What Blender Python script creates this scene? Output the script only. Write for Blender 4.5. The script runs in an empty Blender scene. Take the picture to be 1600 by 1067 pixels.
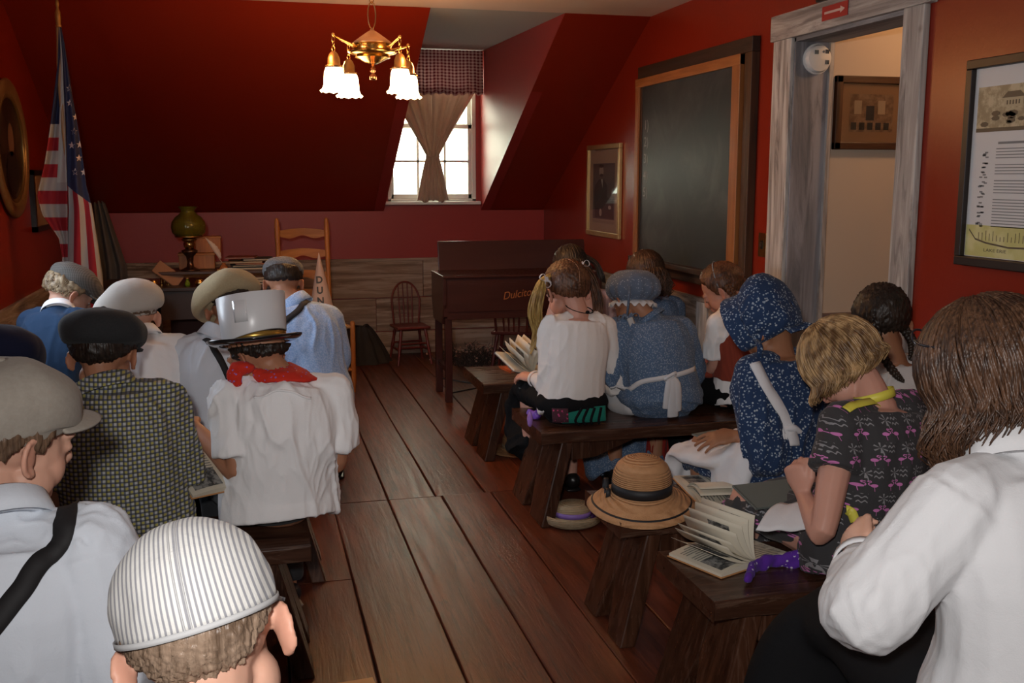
import bpy, bmesh, math, random
import numpy as np
from mathutils import Vector, Matrix
from mathutils.bvhtree import BVHTree
random.seed(7); RNG = np.random.RandomState(11)
PI = math.pi
SC = bpy.context.scene
COL = SC.collection

# ------------------------------------------------------------ camera, world, main lights, exposure
YAW, PITCH = math.radians(14.2), math.radians(9.1)
cam_d = bpy.data.cameras.new('camera'); cam = bpy.data.objects.new('camera', cam_d); COL.objects.link(cam)
cam_d.sensor_width = 36; cam_d.lens = 36; cam_d.clip_start = .02
cam.location = (0, 0, 1.5); cam.rotation_euler = (PI/2 - PITCH, 0, -YAW)
SC.camera = cam
SC.view_settings.view_transform = 'Standard'; SC.view_settings.look = 'None'
SC.view_settings.gamma = 1; SC.view_settings.use_curve_mapping = False
SC.view_settings.exposure = 0.0
SC.cycles.max_bounces = 8; SC.cycles.sample_clamp_indirect = 4
SC.cycles.use_denoising = True

w = bpy.data.worlds.new('world'); SC.world = w; w.use_nodes = True
bg = w.node_tree.nodes['Background']; bg.inputs[0].default_value = (.93, 1, .86, 1); bg.inputs[1].default_value = 3.2

def light(kind, name, loc, power, color=(1, 1, 1), size=.1, size_y=None, target=None):
    d = bpy.data.lights.new(name, kind); d.energy = power; d.color = color
    o = bpy.data.objects.new(name, d); COL.objects.link(o); o.location = loc
    if kind == 'AREA':
        d.size = size
        if size_y: d.shape = 'RECTANGLE'; d.size_y = size_y
    else: d.shadow_soft_size = size
    if target is not None:
        o.rotation_euler = (Vector(target) - Vector(loc)).to_track_quat('-Z', 'Y').to_euler()
    return o
# camera flash (a small lamp beside and above the lens)
fl_ = light('AREA', 'camera_flash', (-.10, -.04, 1.66), 15, (1, .97, .95), .09, target=(1.35, 3.4, .95)); fl_.data.spread = math.radians(105)
# daylight entering by the left-hand window (outside the frame) and by the dormer
light('AREA', 'left_window_daylight', (-1.42, 4.35, 1.55), 20, (.62, .74, 1), 1.0, 1.0, target=(0.2, 4.35, .75))
light('AREA', 'dormer_daylight', (1.5, 9.1, 2.05), 24, (1, .96, .74), .7, 1.2, target=(1.0, 4.6, .0))
# added fill lamp behind the photographer, brightening the room ahead
light('AREA', 'rear_fill', (.8, -1.2, 2.2), 7, (1, .95, .9), 1.6, 1.0, target=(.8, 4, .8))
# lamp in the hallway beyond the door, above the frame
light('POINT', 'hallway_lamp', (3.25, 3.95, 2.32), 9, (1, .55, .25), .06)

# ------------------------------------------------------------ pixel -> world, used to measure real positions at real depths
CAM = np.array([0, 0, 1.5])
FW = np.array([math.sin(YAW)*math.cos(PITCH), math.cos(YAW)*math.cos(PITCH), -math.sin(PITCH)])
RT = np.array([math.cos(YAW), -math.sin(YAW), 0]); UP = np.cross(RT, FW)
def W(px, py, Y):
    r = FW + RT*(px-800)/1600 - UP*(py-533.5)/1600
    return Vector(CAM + r*Y/r[1])
def WZ(px, py, z):
    r = FW + RT*(px-800)/1600 - UP*(py-533.5)/1600
    return Vector(CAM + r*(z-1.5)/r[2])
def WX(px, py, x):
    r = FW + RT*(px-800)/1600 - UP*(py-533.5)/1600
    return Vector(CAM + r*x/r[0])

# ------------------------------------------------------------ node helper
class V:
    def __init__(s, nt, k): s.nt = nt; s.k = k
    def m(s, op, b=None, c=None):
        n = s.nt.nodes.new('ShaderNodeMath'); n.operation = op
        for i, q in enumerate((s, b, c)):
            if q is None: continue
            if isinstance(q, V): s.nt.links.new(q.k, n.inputs[i])
            else: n.inputs[i].default_value = q
        return V(s.nt, n.outputs[0])
    def __add__(s, o): return s.m('ADD', o)
    def __radd__(s, o): return s.m('ADD', o)
    def __sub__(s, o): return s.m('SUBTRACT', o)
    def __rsub__(s, o): return s.m('MULTIPLY', -1.).m('ADD', o)
    def __mul__(s, o): return s.m('MULTIPLY', o)
    def __rmul__(s, o): return s.m('MULTIPLY', o)
    def __truediv__(s, o): return s.m('DIVIDE', o)
    def lt(s, o): return s.m('LESS_THAN', o)
    def gt(s, o): return s.m('GREATER_THAN', o)
    def sin(s): return s.m('SINE')
    def abs(s): return s.m('ABSOLUTE')
    def fl(s): return s.m('FLOOR')
    def fr(s): return s.m('FRACT')
    def sq(s): return s*s
    def rt(s): return s.m('SQRT')
    def mn(s, o): return s.m('MINIMUM', o)
    def mx(s, o): return s.m('MAXIMUM', o)
    def ss(s, a, b):
        n = s.nt.nodes.new('ShaderNodeMapRange'); n.interpolation_type = 'SMOOTHSTEP'
        s.nt.links.new(s.k, n.inputs[0]); n.inputs[1].default_value = a; n.inputs[2].default_value = b
        return V(s.nt, n.outputs[0])
class Ctx:
    def __init__(s, nt):
        s.nt = nt; tc = nt.nodes.new('ShaderNodeTexCoord'); s.ov = tc.outputs['Object']; s.uvv = tc.outputs['UV']
    def xyz(s, v=None):
        n = s.nt.nodes.new('ShaderNodeSeparateXYZ'); s.nt.links.new(v or s.ov, n.inputs[0])
        return [V(s.nt, o) for o in n.outputs]
    def vec(s, x, y, z):
        n = s.nt.nodes.new('ShaderNodeCombineXYZ')
        for i, q in enumerate((x, y, z)):
            if isinstance(q, V): s.nt.links.new(q.k, n.inputs[i])
            else: n.inputs[i].default_value = q
        return n.outputs[0]
    def noise(s, scale, vec=None, detail=3, rough=.5, dist=0):
        n = s.nt.nodes.new('ShaderNodeTexNoise'); n.inputs['Scale'].default_value = scale
        n.inputs['Detail'].default_value = detail; n.inputs['Roughness'].default_value = rough; n.inputs['Distortion'].default_value = dist
        s.nt.links.new(vec or s.ov, n.inputs['Vector']); return V(s.nt, n.outputs[0])
    def vor(s, scale, vec=None, rnd=1, out=0):
        n = s.nt.nodes.new('ShaderNodeTexVoronoi'); n.inputs['Scale'].default_value = scale
        n.inputs['Randomness'].default_value = rnd
        s.nt.links.new(vec or s.ov, n.inputs['Vector'])
        return V(s.nt, n.outputs[0]) if out == 0 else n.outputs[out]
    def rand(s):
        return V(s.nt, s.nt.nodes.new('ShaderNodeObjectInfo').outputs['Random'])
    def attr(s, name):
        n = s.nt.nodes.new('ShaderNodeAttribute'); n.attribute_name = name; return n
    def mix(s, f, a, b, mode='MIX'):
        n = s.nt.nodes.new('ShaderNodeMix'); n.data_type = 'RGBA'; n.blend_type = mode
        for i, q in ((0, f), (6, a), (7, b)):
            k = q.k if isinstance(q, V) else q
            if isinstance(k, bpy.types.NodeSocket): s.nt.links.new(k, n.inputs[i])
            elif i == 0: n.inputs[0].default_value = k
            else: n.inputs[i].default_value = (*k[:3], 1)
        return n.outputs[2]
MATS = {}
def M(name, color=(.5, .5, .5), rough=.6, bump=None, bs=.3, bd=.002, metal=0, spec=.5, sheen=0, emit=None, es=0,
      trans=0, ior=1.45, alpha=1, sss=0, coat=0, transl=0):
    if name in MATS: return MATS[name]
    m = bpy.data.materials.new(name); m.use_nodes = True; nt = m.node_tree; MATS[name] = m
    b = nt.nodes['Principled BSDF']; c = Ctx(nt)
    def put(key, val):
        if callable(val): val = val(c)
        if isinstance(val, V): val = val.k
        if isinstance(val, bpy.types.NodeSocket): nt.links.new(val, b.inputs[key])
        elif isinstance(val, (tuple, list)): b.inputs[key].default_value = (*val[:3], 1)
        else: b.inputs[key].default_value = val
    put('Base Color', color); put('Roughness', rough); put('Metallic', metal)
    put('Specular IOR Level', spec); put('IOR', ior)
    if sheen: put('Sheen Weight', sheen)
    if coat: put('Coat Weight', coat)
    if trans: put('Transmission Weight', trans)
    if alpha != 1: put('Alpha', alpha)
    if sss:
        put('Subsurface Weight', sss); b.inputs['Subsurface Radius'].default_value = (1, .35, .2); b.inputs['Subsurface Scale'].default_value = .008
    if emit is not None: put('Emission Color', emit); put('Emission Strength', es)
    if bump:
        n = nt.nodes.new('ShaderNodeBump'); n.inputs['Strength'].default_value = bs; n.inputs['Distance'].default_value = bd
        h = bump(c); nt.links.new(h.k if isinstance(h, V) else h, n.inputs['Height']); nt.links.new(n.outputs[0], b.inputs['Normal'])
    if transl:
        t = nt.nodes.new('ShaderNodeBsdfTranslucent'); mx = nt.nodes.new('ShaderNodeMixShader'); mx.inputs[0].default_value = transl
        src = b.inputs['Base Color']
        if src.is_linked: nt.links.new(src.links[0].from_socket, t.inputs[0])
        else: t.inputs[0].default_value = src.default_value
        nt.links.new(b.outputs[0], mx.inputs[1]); nt.links.new(t.outputs[0], mx.inputs[2])
        nt.links.new(mx.outputs[0], nt.nodes['Material Output'].inputs[0])
    return m
def wood(name, c1, c2, axis=1, sc=1., rough=.4, fleck=None, bs=.4):
    """grain stretched along one object axis, offset per object"""
    def gv(c):
        x = c.xyz(); r = c.rand()*37.
        k = [14.*sc]*3; k[axis] = 1.1*sc
        return c.vec(x[0]*k[0]+r, x[1]*k[1]+r, x[2]*k[2]+r)
    def col(c):
        v = gv(c); n = c.noise(1, v, 6, .62, 1.2); n2 = c.noise(4.5, v, 3, .5, .4)
        f = (n*.7+n2*.3).ss(.33, .66)
        o = c.mix(f, c1, c2)
        o = c.mix(c.rand()*.35, o, tuple(k*.55 for k in c1))
        if fleck: o = c.mix(c.noise(2.2, v, 5, .75, 2.).ss(.52, .62)*.75, o, fleck)
        return o
    return M(name, col, lambda c: c.noise(3, gv(c), 3)*.25+(rough-.12), lambda c: c.noise(2.5, gv(c), 5, .7, .6), bs, .003)
def cloth(name, color, rough=.88, sheen=.06, bs=.25, ws=420, transl=0):
    return M(name, color, rough, lambda c: c.noise(ws, None, 2)*.4+c.noise(38, None, 3, .6, .6)*1.5, bs, .003, spec=.2, sheen=sheen, transl=transl)

# ------------------------------------------------------------ geometry builder
class G:
    def __init__(s): s.v = []; s.f = []; s.n = 0; s.uv = None
    def add(s, v, f):
        v = np.asarray([tuple(p) for p in v] if not isinstance(v, np.ndarray) else v, float).reshape(-1, 3)
        o = s.n; s.v.append(v); s.f += [tuple(i+o for i in q) for q in f]; s.n += len(v); return s
    def box(s, a, b):
        x0, y0, z0 = a; x1, y1, z1 = b
        return s.add([(x0, y0, z0), (x1, y0, z0), (x1, y1, z0), (x0, y1, z0), (x0, y0, z1), (x1, y0, z1), (x1, y1, z1), (x0, y1, z1)],
                     [(0, 3, 2, 1), (4, 5, 6, 7), (0, 1, 5, 4), (1, 2, 6, 5), (2, 3, 7, 6), (3, 0, 4, 7)])
    def cbox(s, c, d, mat=None):
        g = G().box([-k/2 for k in d], [k/2 for k in d]); v = g.v[0]
        mt = (mat or Matrix.Identity(3)).to_3x3(); v = v @ np.array(mt).T + np.array(c)
        return s.add(v, g.f)
    def prism(s, poly, ax, t0, t1):
        """extrude a 2-D polygon (in the two other axes, cyclic order) along axis ax"""
        n = len(poly); v = []
        for t in (t0, t1):
            for p in poly:
                q = [0, 0, 0]; q[ax] = t; o = [i for i in range(3) if i != ax]; q[o[0]] = p[0]; q[o[1]] = p[1]; v.append(q)
        f = [tuple(range(n)), tuple(range(2*n-1, n-1, -1))]+[((i+1) % n, i, n+i, n+(i+1) % n) for i in range(n)]
        return s.add(v, f)
    def grid(s, P, close_u=False, close_v=False):
        P = np.asarray(P, float); a, b = P.shape[:2]
        f = []
        for i in range(a if close_u else a-1):
            for j in range(b if close_v else b-1):
                f.append((i*b+j, i*b+(j+1) % b, ((i+1) % a)*b+(j+1) % b, ((i+1) % a)*b+j))
        return s.add(P.reshape(-1, 3), f)
    def lathe(s, prof, c=(0, 0, 0), seg=24, sx=1, sy=1, fn=None):
        P = []
        for r, z in prof:
            row = []
            for k in range(seg):
                a = 2*PI*k/seg; q = (c[0]+r*sx*math.cos(a), c[1]+r*sy*math.sin(a), c[2]+z)
                row.append(fn(q, a, r) if fn else q)
            P.append(row)
        s.grid(np.array(P), False, True); n = s.n
        b = len(P[0]); a0 = n-len(P)*b
        s.f.append(tuple(range(a0, a0+b))[::-1]); s.f.append(tuple(range(n-b, n)))
        return s
    def ell(s, c, r, rot=None, seg=16, rings=10):
        P = []
        for i in range(rings+1):
            t = PI*i/rings; t = min(max(t, .02), PI-.02)
            P.append([(math.sin(t)*math.cos(2*PI*k/seg), math.sin(t)*math.sin(2*PI*k/seg), math.cos(t)) for k in range(seg)])
        P = np.array(P)*np.array(r)
        if rot is not None: P = P @ np.array(rot.to_3x3()).T
        P = P+np.array(c); s.grid(P[::-1], False, True); n = s.n; a0 = n-(rings+1)*seg
        s.f.append(tuple(range(a0, a0+seg))[::-1]); s.f.append(tuple(range(n-seg, n)))
        return s
    def tube(s, pts, rad, seg=12, ref=None, res=0, cap=True, flat=False):
        pts = [Vector(p) for p in pts]; rad = [r if isinstance(r, (tuple, list)) else (r, r) for r in (rad if isinstance(rad, (list,)) else [rad]*len(pts))]
        if res:
            pts, rad = spline(pts, rad, res)
        n = len(pts); T = [(pts[min(i+1, n-1)]-pts[max(i-1, 0)]).normalized() for i in range(n)]
        if ref is None: ref = Vector((1, 0, 0)) if abs(T[0].x) < .8 else Vector((0, 1, 0))
        A = Vector(ref); rings = []
        def ring(p, t, A, r): 
            B = t.cross(A).normalized(); A = B.cross(t).normalized()
            return [p+A*r[0]*math.cos(2*PI*k/seg)+B*r[1]*math.sin(2*PI*k/seg) for k in range(seg)], A
        for i in range(n):
            rg, A = ring(pts[i], T[i], A, rad[i])
            if i == 0 and cap and not flat:
                m = min(rad[0])
                for a in (80, 50, 25):
                    q = math.radians(a); k = math.cos(q); rings.append(ring(pts[0]-T[0]*m*math.sin(q), T[0], A, (rad[0][0]*k, rad[0][1]*k))[0])
            rings.append(rg)
            if i == n-1 and cap and not flat:
                m = min(rad[-1])
                for a in (25, 50, 80):
                    q = math.radians(a); k = math.cos(q); rings.append(ring(pts[-1]+T[-1]*m*math.sin(q), T[-1], A, (rad[-1][0]*k, rad[-1][1]*k))[0])
        P = np.array([[tuple(q) for q in r] for r in rings])
        s.grid(P, False, True)
        if cap:
            a0 = s.n-len(rings)*seg
            s.f.append(tuple(range(a0, a0+seg))[::-1]); s.f.append(tuple(range(s.n-seg, s.n)))
        return s
    def arr(s): return np.concatenate(s.v) if s.v else np.zeros((0, 3))
    def xf(s, m):
        a = s.arr(); m = np.array(m.to_4x4()); s.v = [a @ m[:3, :3].T+m[:3, 3]]; return s
    def remesh(s, vox, smooth=4, fac=.6):
        me = bpy.data.meshes.new('tmp'); me.from_pydata(s.arr().tolist(), [], s.f); me.validate()
        bm = bmesh.new(); bm.from_mesh(me); bmesh.ops.recalc_face_normals(bm, faces=bm.faces); bm.to_mesh(me); bm.free()
        o = bpy.data.objects.new('tmp', me); COL.objects.link(o)
        r = o.modifiers.new('r', 'REMESH'); r.mode = 'VOXEL'; r.voxel_size = vox; r.adaptivity = 0
        if smooth: sm = o.modifiers.new('s', 'SMOOTH'); sm.factor = fac; sm.iterations = smooth
        dg = bpy.context.evaluated_depsgraph_get(); ev = o.evaluated_get(dg); m2 = ev.to_mesh()
        n = len(m2.vertices); co = np.empty(n*3); m2.vertices.foreach_get('co', co)
        nl = len(m2.loops); li = np.empty(nl, int); m2.loops.foreach_get('vertex_index', li)
        ls = np.empty(len(m2.polygons), int); m2.polygons.foreach_get('loop_start', ls); lt = np.empty(len(m2.polygons), int); m2.polygons.foreach_get('loop_total', lt)
        no = np.empty(n*3); m2.vertices.foreach_get('normal', no)
        s.v = [co.reshape(-1, 3)]; s.n = n; s.f = [tuple(li[a:a+b].tolist()) for a, b in zip(ls, lt)]; s.nor = no.reshape(-1, 3)
        ev.to_mesh_clear(); bpy.data.objects.remove(o); bpy.data.meshes.remove(me)
        return s
    def disp(s, fn):
        a = s.arr(); s.v = [a+s.nor*np.asarray(fn(a)).reshape(-1, 1)]; return s
    def bvh(s): return BVHTree.FromPolygons(s.arr().tolist(), s.f)
    def build(s, name, mat, parent=None, smooth=True, bev=0, solid=0, sub=0, uv=None, tint=None, local=False):
        a = s.arr()
        if parent is not None and not local:
            r = parent
            while r.parent: r = r.parent
            m = np.array(r.matrix_basis.inverted()); a = a @ m[:3, :3].T+m[:3, 3]
        me = bpy.data.meshes.new(name); me.from_pydata(a.tolist(), [], s.f); me.validate(); me.update()
        if smooth is True: me.shade_smooth()
        elif smooth:
            me.shade_smooth()
            try: me.set_sharp_from_angle(angle=math.radians(smooth))
            except Exception: pass
        me.materials.append(mat)
        if uv is not None:
            l = me.uv_layers.new(name='UVMap'); li = np.empty(len(me.loops), int); me.loops.foreach_get('vertex_index', li)
            l.data.foreach_set('uv', np.asarray(uv)[li].astype(np.float32).ravel())
        if tint is not None:
            at = me.attributes.new('tint', 'FLOAT', 'POINT'); at.data.foreach_set('value', np.asarray(tint, np.float32))
        o = bpy.data.objects.new(name, me); COL.objects.link(o); o.parent = parent
        if bev: md = o.modifiers.new('b', 'BEVEL'); md.width = bev; md.segments = 2; md.limit_method = 'ANGLE'
        if sub: md = o.modifiers.new('u', 'SUBSURF'); md.levels = sub; md.render_levels = sub
        if solid: md = o.modifiers.new('t', 'SOLIDIFY'); md.thickness = solid; md.offset = 0
        return o
def spline(pts, rad, res):
    n = len(pts); P = []; R = []
    q = [tuple(p)+tuple(r) for p, r in zip(pts, rad)]; q = [np.array(k) for k in q]
    q = [2*q[0]-q[1]]+q+[2*q[-1]-q[-2]]
    for i in range(1, n):
        for j in range(res):
            t = j/res; a, b, c, d = q[i-1:i+3]
            k = .5*((2*b)+(c-a)*t+(2*a-5*b+4*c-d)*t*t+(3*b-a-3*c+d)*t**3); P.append(k)
    P.append(q[n])
    return [Vector(k[:3]) for k in P], [tuple(max(r, 1e-4) for r in k[3:]) for k in P]
def thing(name, label, cat, loc=(0, 0, 0), rotz=0, group=None):
    o = bpy.data.objects.new(name, None); COL.objects.link(o); o.location = loc; o.rotation_euler = (0, 0, rotz)
    o.empty_display_size = .05
    o['label'] = label; o['category'] = cat
    if group: o['group'] = group
    bpy.context.view_layer.update() if False else None
    o.matrix_basis = Matrix.Translation(loc) @ Matrix.Rotation(rotz, 4, 'Z')
    return o
def tag(o, label=None, cat=None, group=None, kind=None):
    if label: o['label'] = label
    if cat: o['category'] = cat
    if group: o['group'] = group
    if kind: o['kind'] = kind
    return o
def recenter(o, c):
    """move a parentless mesh's origin to c without moving the mesh"""
    o.data.transform(Matrix.Translation(-Vector(c))); o.location = c; return o
def snoise(p, freq, seed=0, n=10):
    r = np.random.RandomState(seed); out = 0
    for i in range(n):
        k = r.normal(size=3)*freq; q = r.normal(size=3)*freq*.6
        out = out+np.sin(p@k+r.uniform(0, 6.3)+1.4*np.sin(p@q+r.uniform(0, 6.3)))
    return out/math.sqrt(n)
# ------------------------------------------------------------ materials of the room
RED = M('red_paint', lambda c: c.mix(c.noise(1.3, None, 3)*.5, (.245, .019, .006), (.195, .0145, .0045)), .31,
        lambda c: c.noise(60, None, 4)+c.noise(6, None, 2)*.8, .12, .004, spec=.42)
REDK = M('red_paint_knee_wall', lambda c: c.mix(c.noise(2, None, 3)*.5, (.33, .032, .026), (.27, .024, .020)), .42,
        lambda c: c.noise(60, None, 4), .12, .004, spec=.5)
CREAM = M('ceiling_paint', lambda c: c.mix(c.noise(2, None, 3)*.4, (.74, .60, .53), (.68, .55, .48)), .75)
GREYC = M('dormer_ceiling_paint', (.44, .43, .42), .8)
TAN = M('hall_paint', lambda c: c.mix(c.noise(2, None, 3)*.3, (.52, .44, .35), (.47, .40, .32)), .8)
WHITEP = M('white_gloss_paint', (.78, .78, .74), .35)
def weather(name, dark, mid, lite, axis, sc=1, rough=.75):
    def gv(c):
        x = c.xyz(); r = c.rand()*53.
        k = [17.*sc]*3; k[axis] = 1.5*sc
        return c.vec(x[0]*k[0]+r, x[1]*k[1]+r, x[2]*k[2]+r)
    def col(c):
        v = gv(c); n = c.noise(1, v, 7, .68, 1.); n2 = c.noise(.5, v, 3, .5, 2.)
        o = c.mix(n.ss(.34, .52), dark, mid)
        o = c.mix((n*.55+n2*.45).ss(.47, .6), o, lite)
        o = c.mix(c.rand()*.4, o, mid)
        x = c.xyz()
        return c.mix(1.-c.vor(2.1, c.vec(x[0]*.8+c.rand()*9., x[1]*.8, x[2]*.8)).ss(.035, .06), o, (.10, .05, .025))
    return M(name, col, rough, lambda c: c.noise(2.4, gv(c), 6, .7, .4), .6, .004)
WX_ = weather('whitewashed_plank_x', (.12, .075, .05), (.27, .185, .135), (.46, .37, .30), 0)
WY_ = weather('whitewashed_plank_y', (.10, .07, .055), (.22, .165, .13), (.40, .34, .29), 1)
WZ_ = weather('whitewashed_trim', (.13, .11, .10), (.36, .32, .29), (.56, .53, .49), 2)
WYT = weather('whitewashed_trim_header', (.13, .11, .10), (.36, .32, .29), (.56, .53, .49), 1)
WJ_ = weather('grey_jamb_board', (.12, .12, .13), (.21, .20, .21), (.33, .32, .34), 2, .7)
WXJ = weather('grey_head_jamb', (.14, .14, .15), (.22, .22, .23), (.36, .36, .37), 1, .7)
FLOORM = wood('oiled_floor_plank', (.085, .019, .008), (.165, .042, .019), 1, .8, .36, (.045, .014, .009), .6)
GAPM = M('dark_gap', (.012, .007, .005), .9)

def struct(name, g, mat, parent=None, **k):
    o = g.build(name, mat, parent, **k)
    if parent is None: o['kind'] = 'structure'
    return o
XL, XR, YB, Y0, ZC = -1.28, 2.49, 8.70, -1.6, 2.5
YS, ZK = 6.27, 1.22                     # where the sloping ceiling leaves the flat one; knee wall height
# floor: sub-floor with every plank a piece of it
fl = struct('floor', G().box((XL-.3, Y0-.2, -.06), (4.1, YB+.3, -.025)), GAPM, smooth=False)
xs = [-1.45, -1.2, -.95, -.70, -.45, -.20, .06, .318, .575, .829, 1.07, 1.31, 1.57, 1.83, 2.08, 2.33, 2.60]
for i in range(len(xs)-1):
    a, b = xs[i], xs[i+1]
    if .3 < a < 1.1: js = [Y0, 1.1+.0*i, 4.65, YB+.1] if i % 2 else [Y0, 4.65, YB+.1]
    else: js = [Y0]+sorted([(1.7+1.37*i) % 3.4+.6, (1.7+1.37*i) % 3.4+4.2])+[YB+.1]
    for j in range(len(js)-1):
        dx = .028 if js[j] > 4.6 and .8 < a < 1.1 else 0; dx2 = .028 if js[j] > 4.6 and .8 < b < 1.1 else 0
        g = 0.0024; h = RNG.uniform(-.0015, .0015)
        # slightly wavy edges
        ys = np.linspace(js[j]+.003, js[j+1]-.003, 9); P = []
        for y in ys:
            wv = .0025*math.sin(y*2.3+i); P.append([(a-dx+g+wv, y, -.03), (a-dx+g+wv, y, h-.003), (a-dx+g+.004+wv, y, h), (b-dx2-g-.004+wv*.6, y, h), (b-dx2-g+wv*.6, y, h-.003), (b-dx2-g+wv*.6, y, -.03)])
        q = G().grid(np.array(P)[:, ::-1]); m = len(P)*6; q.f += [(5, 4, 3, 2, 1, 0), (m-6, m-5, m-4, m-3, m-2, m-1)]
        o = q.build('plank', FLOORM, fl, smooth=False)
# walls
def slab(name, poly, ax, t0, t1, mat): return struct(name, G().prism(poly, ax, t0, t1), mat, smooth=False)
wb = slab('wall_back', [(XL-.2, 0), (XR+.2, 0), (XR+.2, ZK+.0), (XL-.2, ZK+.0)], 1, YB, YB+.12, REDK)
g = G().box((XL-.12, Y0, 0), (XL, 3.85, ZC)).box((XL-.12, 4.85, 0), (XL, YB+.1, ZC)).box((XL-.12, 3.85, 0), (XL, 4.85, 1.05)).box((XL-.12, 3.85, 2.05), (XL, 4.85, ZC))
wl = struct('wall_left', g, RED, smooth=False)
DY0, DY1, DZ, WT = 3.59, 4.45, 2.14, .17
g = G().box((XR, Y0, 0), (XR+WT, DY0, ZC)).box((XR, DY1, 0), (XR+WT, YB+.1, ZC)).box((XR, DY0, DZ), (XR+WT, DY1, ZC))
wr = struct('wall_right', g, RED, smooth=False)
struct('wall_rear', G().box((XL-.2, Y0-.12, 0), (XR+.2, Y0, ZC)), RED, smooth=False)
struct('ceiling', G().box((XL-.2, Y0-.1, ZC), (XR+.2, YS, ZC+.1)), CREAM, smooth=False)
DXL, DXR = 1.085, 1.925
sl = G()
for a, b in ((XL-.1, DXL), (DXR, XR+.1)): sl.prism([(YS, ZC), (YB+.02, ZK), (YB+.02, ZK+.09), (YS+.02, ZC+.09)], 0, a, b)
struct('wall_slope', sl, RED, smooth=False)
ck = G()
for a, b in ((DXL-.08, DXL+.002), (DXR-.002, DXR+.08)): ck.prism([(YS, ZC+.005), (YB, ZK), (YB+.02, ZK), (YB+.02, ZC+.07), (YS, ZC+.07)], 0, a, b)
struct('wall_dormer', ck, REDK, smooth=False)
struct('ceiling_dormer', G().prism([(YS, ZC), (YB+.02, ZC+.045), (YB+.02, ZC+.12), (YS, ZC+.1)], 0, DXL-.05, DXR+.05), GREYC, smooth=False)
WX0, WX1, WZ0, WZ1 = 1.125, 1.885, 1.30, 2.46
g = G().box((DXL, YB, ZK), (WX0, YB+.1, ZC+.05)).box((WX1, YB, ZK), (DXR, YB+.1, ZC+.05)).box((WX0, YB, ZK), (WX1, YB+.1, WZ0)).box((WX0, YB, WZ1), (WX1, YB+.1, ZC+.05))
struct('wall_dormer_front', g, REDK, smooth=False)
# dormer window
wn = tag(struct('window_1', G().box((WX0, YB+.01, WZ0), (WX0+.03, YB+.09, WZ1)).box((WX1-.035, YB+.01, WZ0), (WX1, YB+.09, WZ1)).box((WX0, YB+.01, WZ1-.03), (WX1, YB+.09, WZ1)).box((WX0, YB+.01, WZ0), (WX1, YB+.09, WZ0+.02)), WHITEP, smooth=False, bev=.004))
struct('window_sill', G().box((WX0-.035, YB-.055, WZ0-.028), (WX1+.03, YB+.02, WZ0)), WHITEP, wn, smooth=False, bev=.006)
mx0, mx1 = WX0+.03, WX1-.035; mp = (mx1-mx0)/3
for z0, z1, dy in ((WZ0+.02, 1.945, .02), (1.91, WZ1-.03, .055)):
    s = G().box((mx0, YB+dy, z0), (mx0+.022, YB+dy+.03, z1)).box((mx1-.032, YB+dy, z0), (mx1, YB+dy+.03, z1)).box((mx0, YB+dy, z0), (mx1, YB+dy+.03, z0+.04)).box((mx0, YB+dy, z1-.035), (mx1, YB+dy+.03, z1))
    sash = struct('sash', s, WHITEP, wn, smooth=False, bev=.003)
    for k in (1, 2): struct('muntin', G().box((mx0+mp*k-.009, YB+dy+.005, z0), (mx0+mp*k+.009, YB+dy+.025, z1)), WHITEP, sash, smooth=False)
    zm = (z0+z1)/2+.003; struct('muntin', G().box((mx0, YB+dy+.005, zm-.009), (mx1, YB+dy+.025, zm+.009)), WHITEP, sash, smooth=False)
GLASS = M('window_glass', (.97, 1, .96), .02, trans=1, ior=1.02, spec=.3)
for k in range(3):
    for z0, z1, dy in ((WZ0+.05, 1.91, .035), (1.945, WZ1-.06, .07)):
        struct('pane', G().box((mx0+mp*k+.005, YB+dy, z0), (mx0+mp*(k+1)-.005, YB+dy+.003, z1)), GLASS, wn, smooth=False)
# window in the left wall, beyond the frame of the photograph
w2 = struct('window_2', G().box((XL-.10, 3.85, 1.05), (XL+.02, 3.90, 2.05)).box((XL-.10, 4.80, 1.05), (XL+.02, 4.85, 2.05)).box((XL-.10, 3.85, 1.05), (XL+.03, 4.85, 1.09)).box((XL-.10, 3.85, 2.0), (XL+.02, 4.85, 2.05)).box((XL-.07, 4.34, 1.05), (XL-.04, 4.36, 2.05)).box((XL-.07, 3.85, 1.54), (XL-.04, 4.85, 1.57)), WHITEP, smooth=False)
# wainscot boards, each a piece of its wall
rows = [(0.0, .192), (.200, .482), (.489, .800)]
def boards(parent, mat, place, L0, L1, seed):
    r = np.random.RandomState(seed)
    for a, b in rows:
        t = L0
        while t < L1-.02:
            n = min(L1, t+r.uniform(1.3, 2.4)); n = L1 if L1-n < .5 else n
            d = .018+r.uniform(0, .005); q = place(t+.002, n-.002, a, b, d)
            q.build('plank', mat, parent, smooth=False, bev=.003); t = n
    place(L0, L1, .800, .822, .03).build('cap_rail', mat, parent, smooth=False, bev=.003)
boards(wb, WX_, lambda a, b, z0, z1, d: G().box((a, YB-d, z0), (b, YB, z1)), XL, XR, 3)
boards(wr, WY_, lambda a, b, z0, z1, d: G().box((XR-d, a, z0), (XR, b, z1)), 4.62, YB-.02, 5)
boards(wr, WY_, lambda a, b, z0, z1, d: G().box((XR-d, a, z0), (XR, b, z1)), Y0, 3.46, 6)
boards(wl, WY_, lambda a, b, z0, z1, d: G().box((XL, a, z0), (XL+d, b, z1)), Y0, YB-.02, 8)
G().box((XR-.034, 5.26, .0), (XR, 5.40, .80)).build('stile', WZ_, wr, smooth=False, bev=.003)
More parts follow.
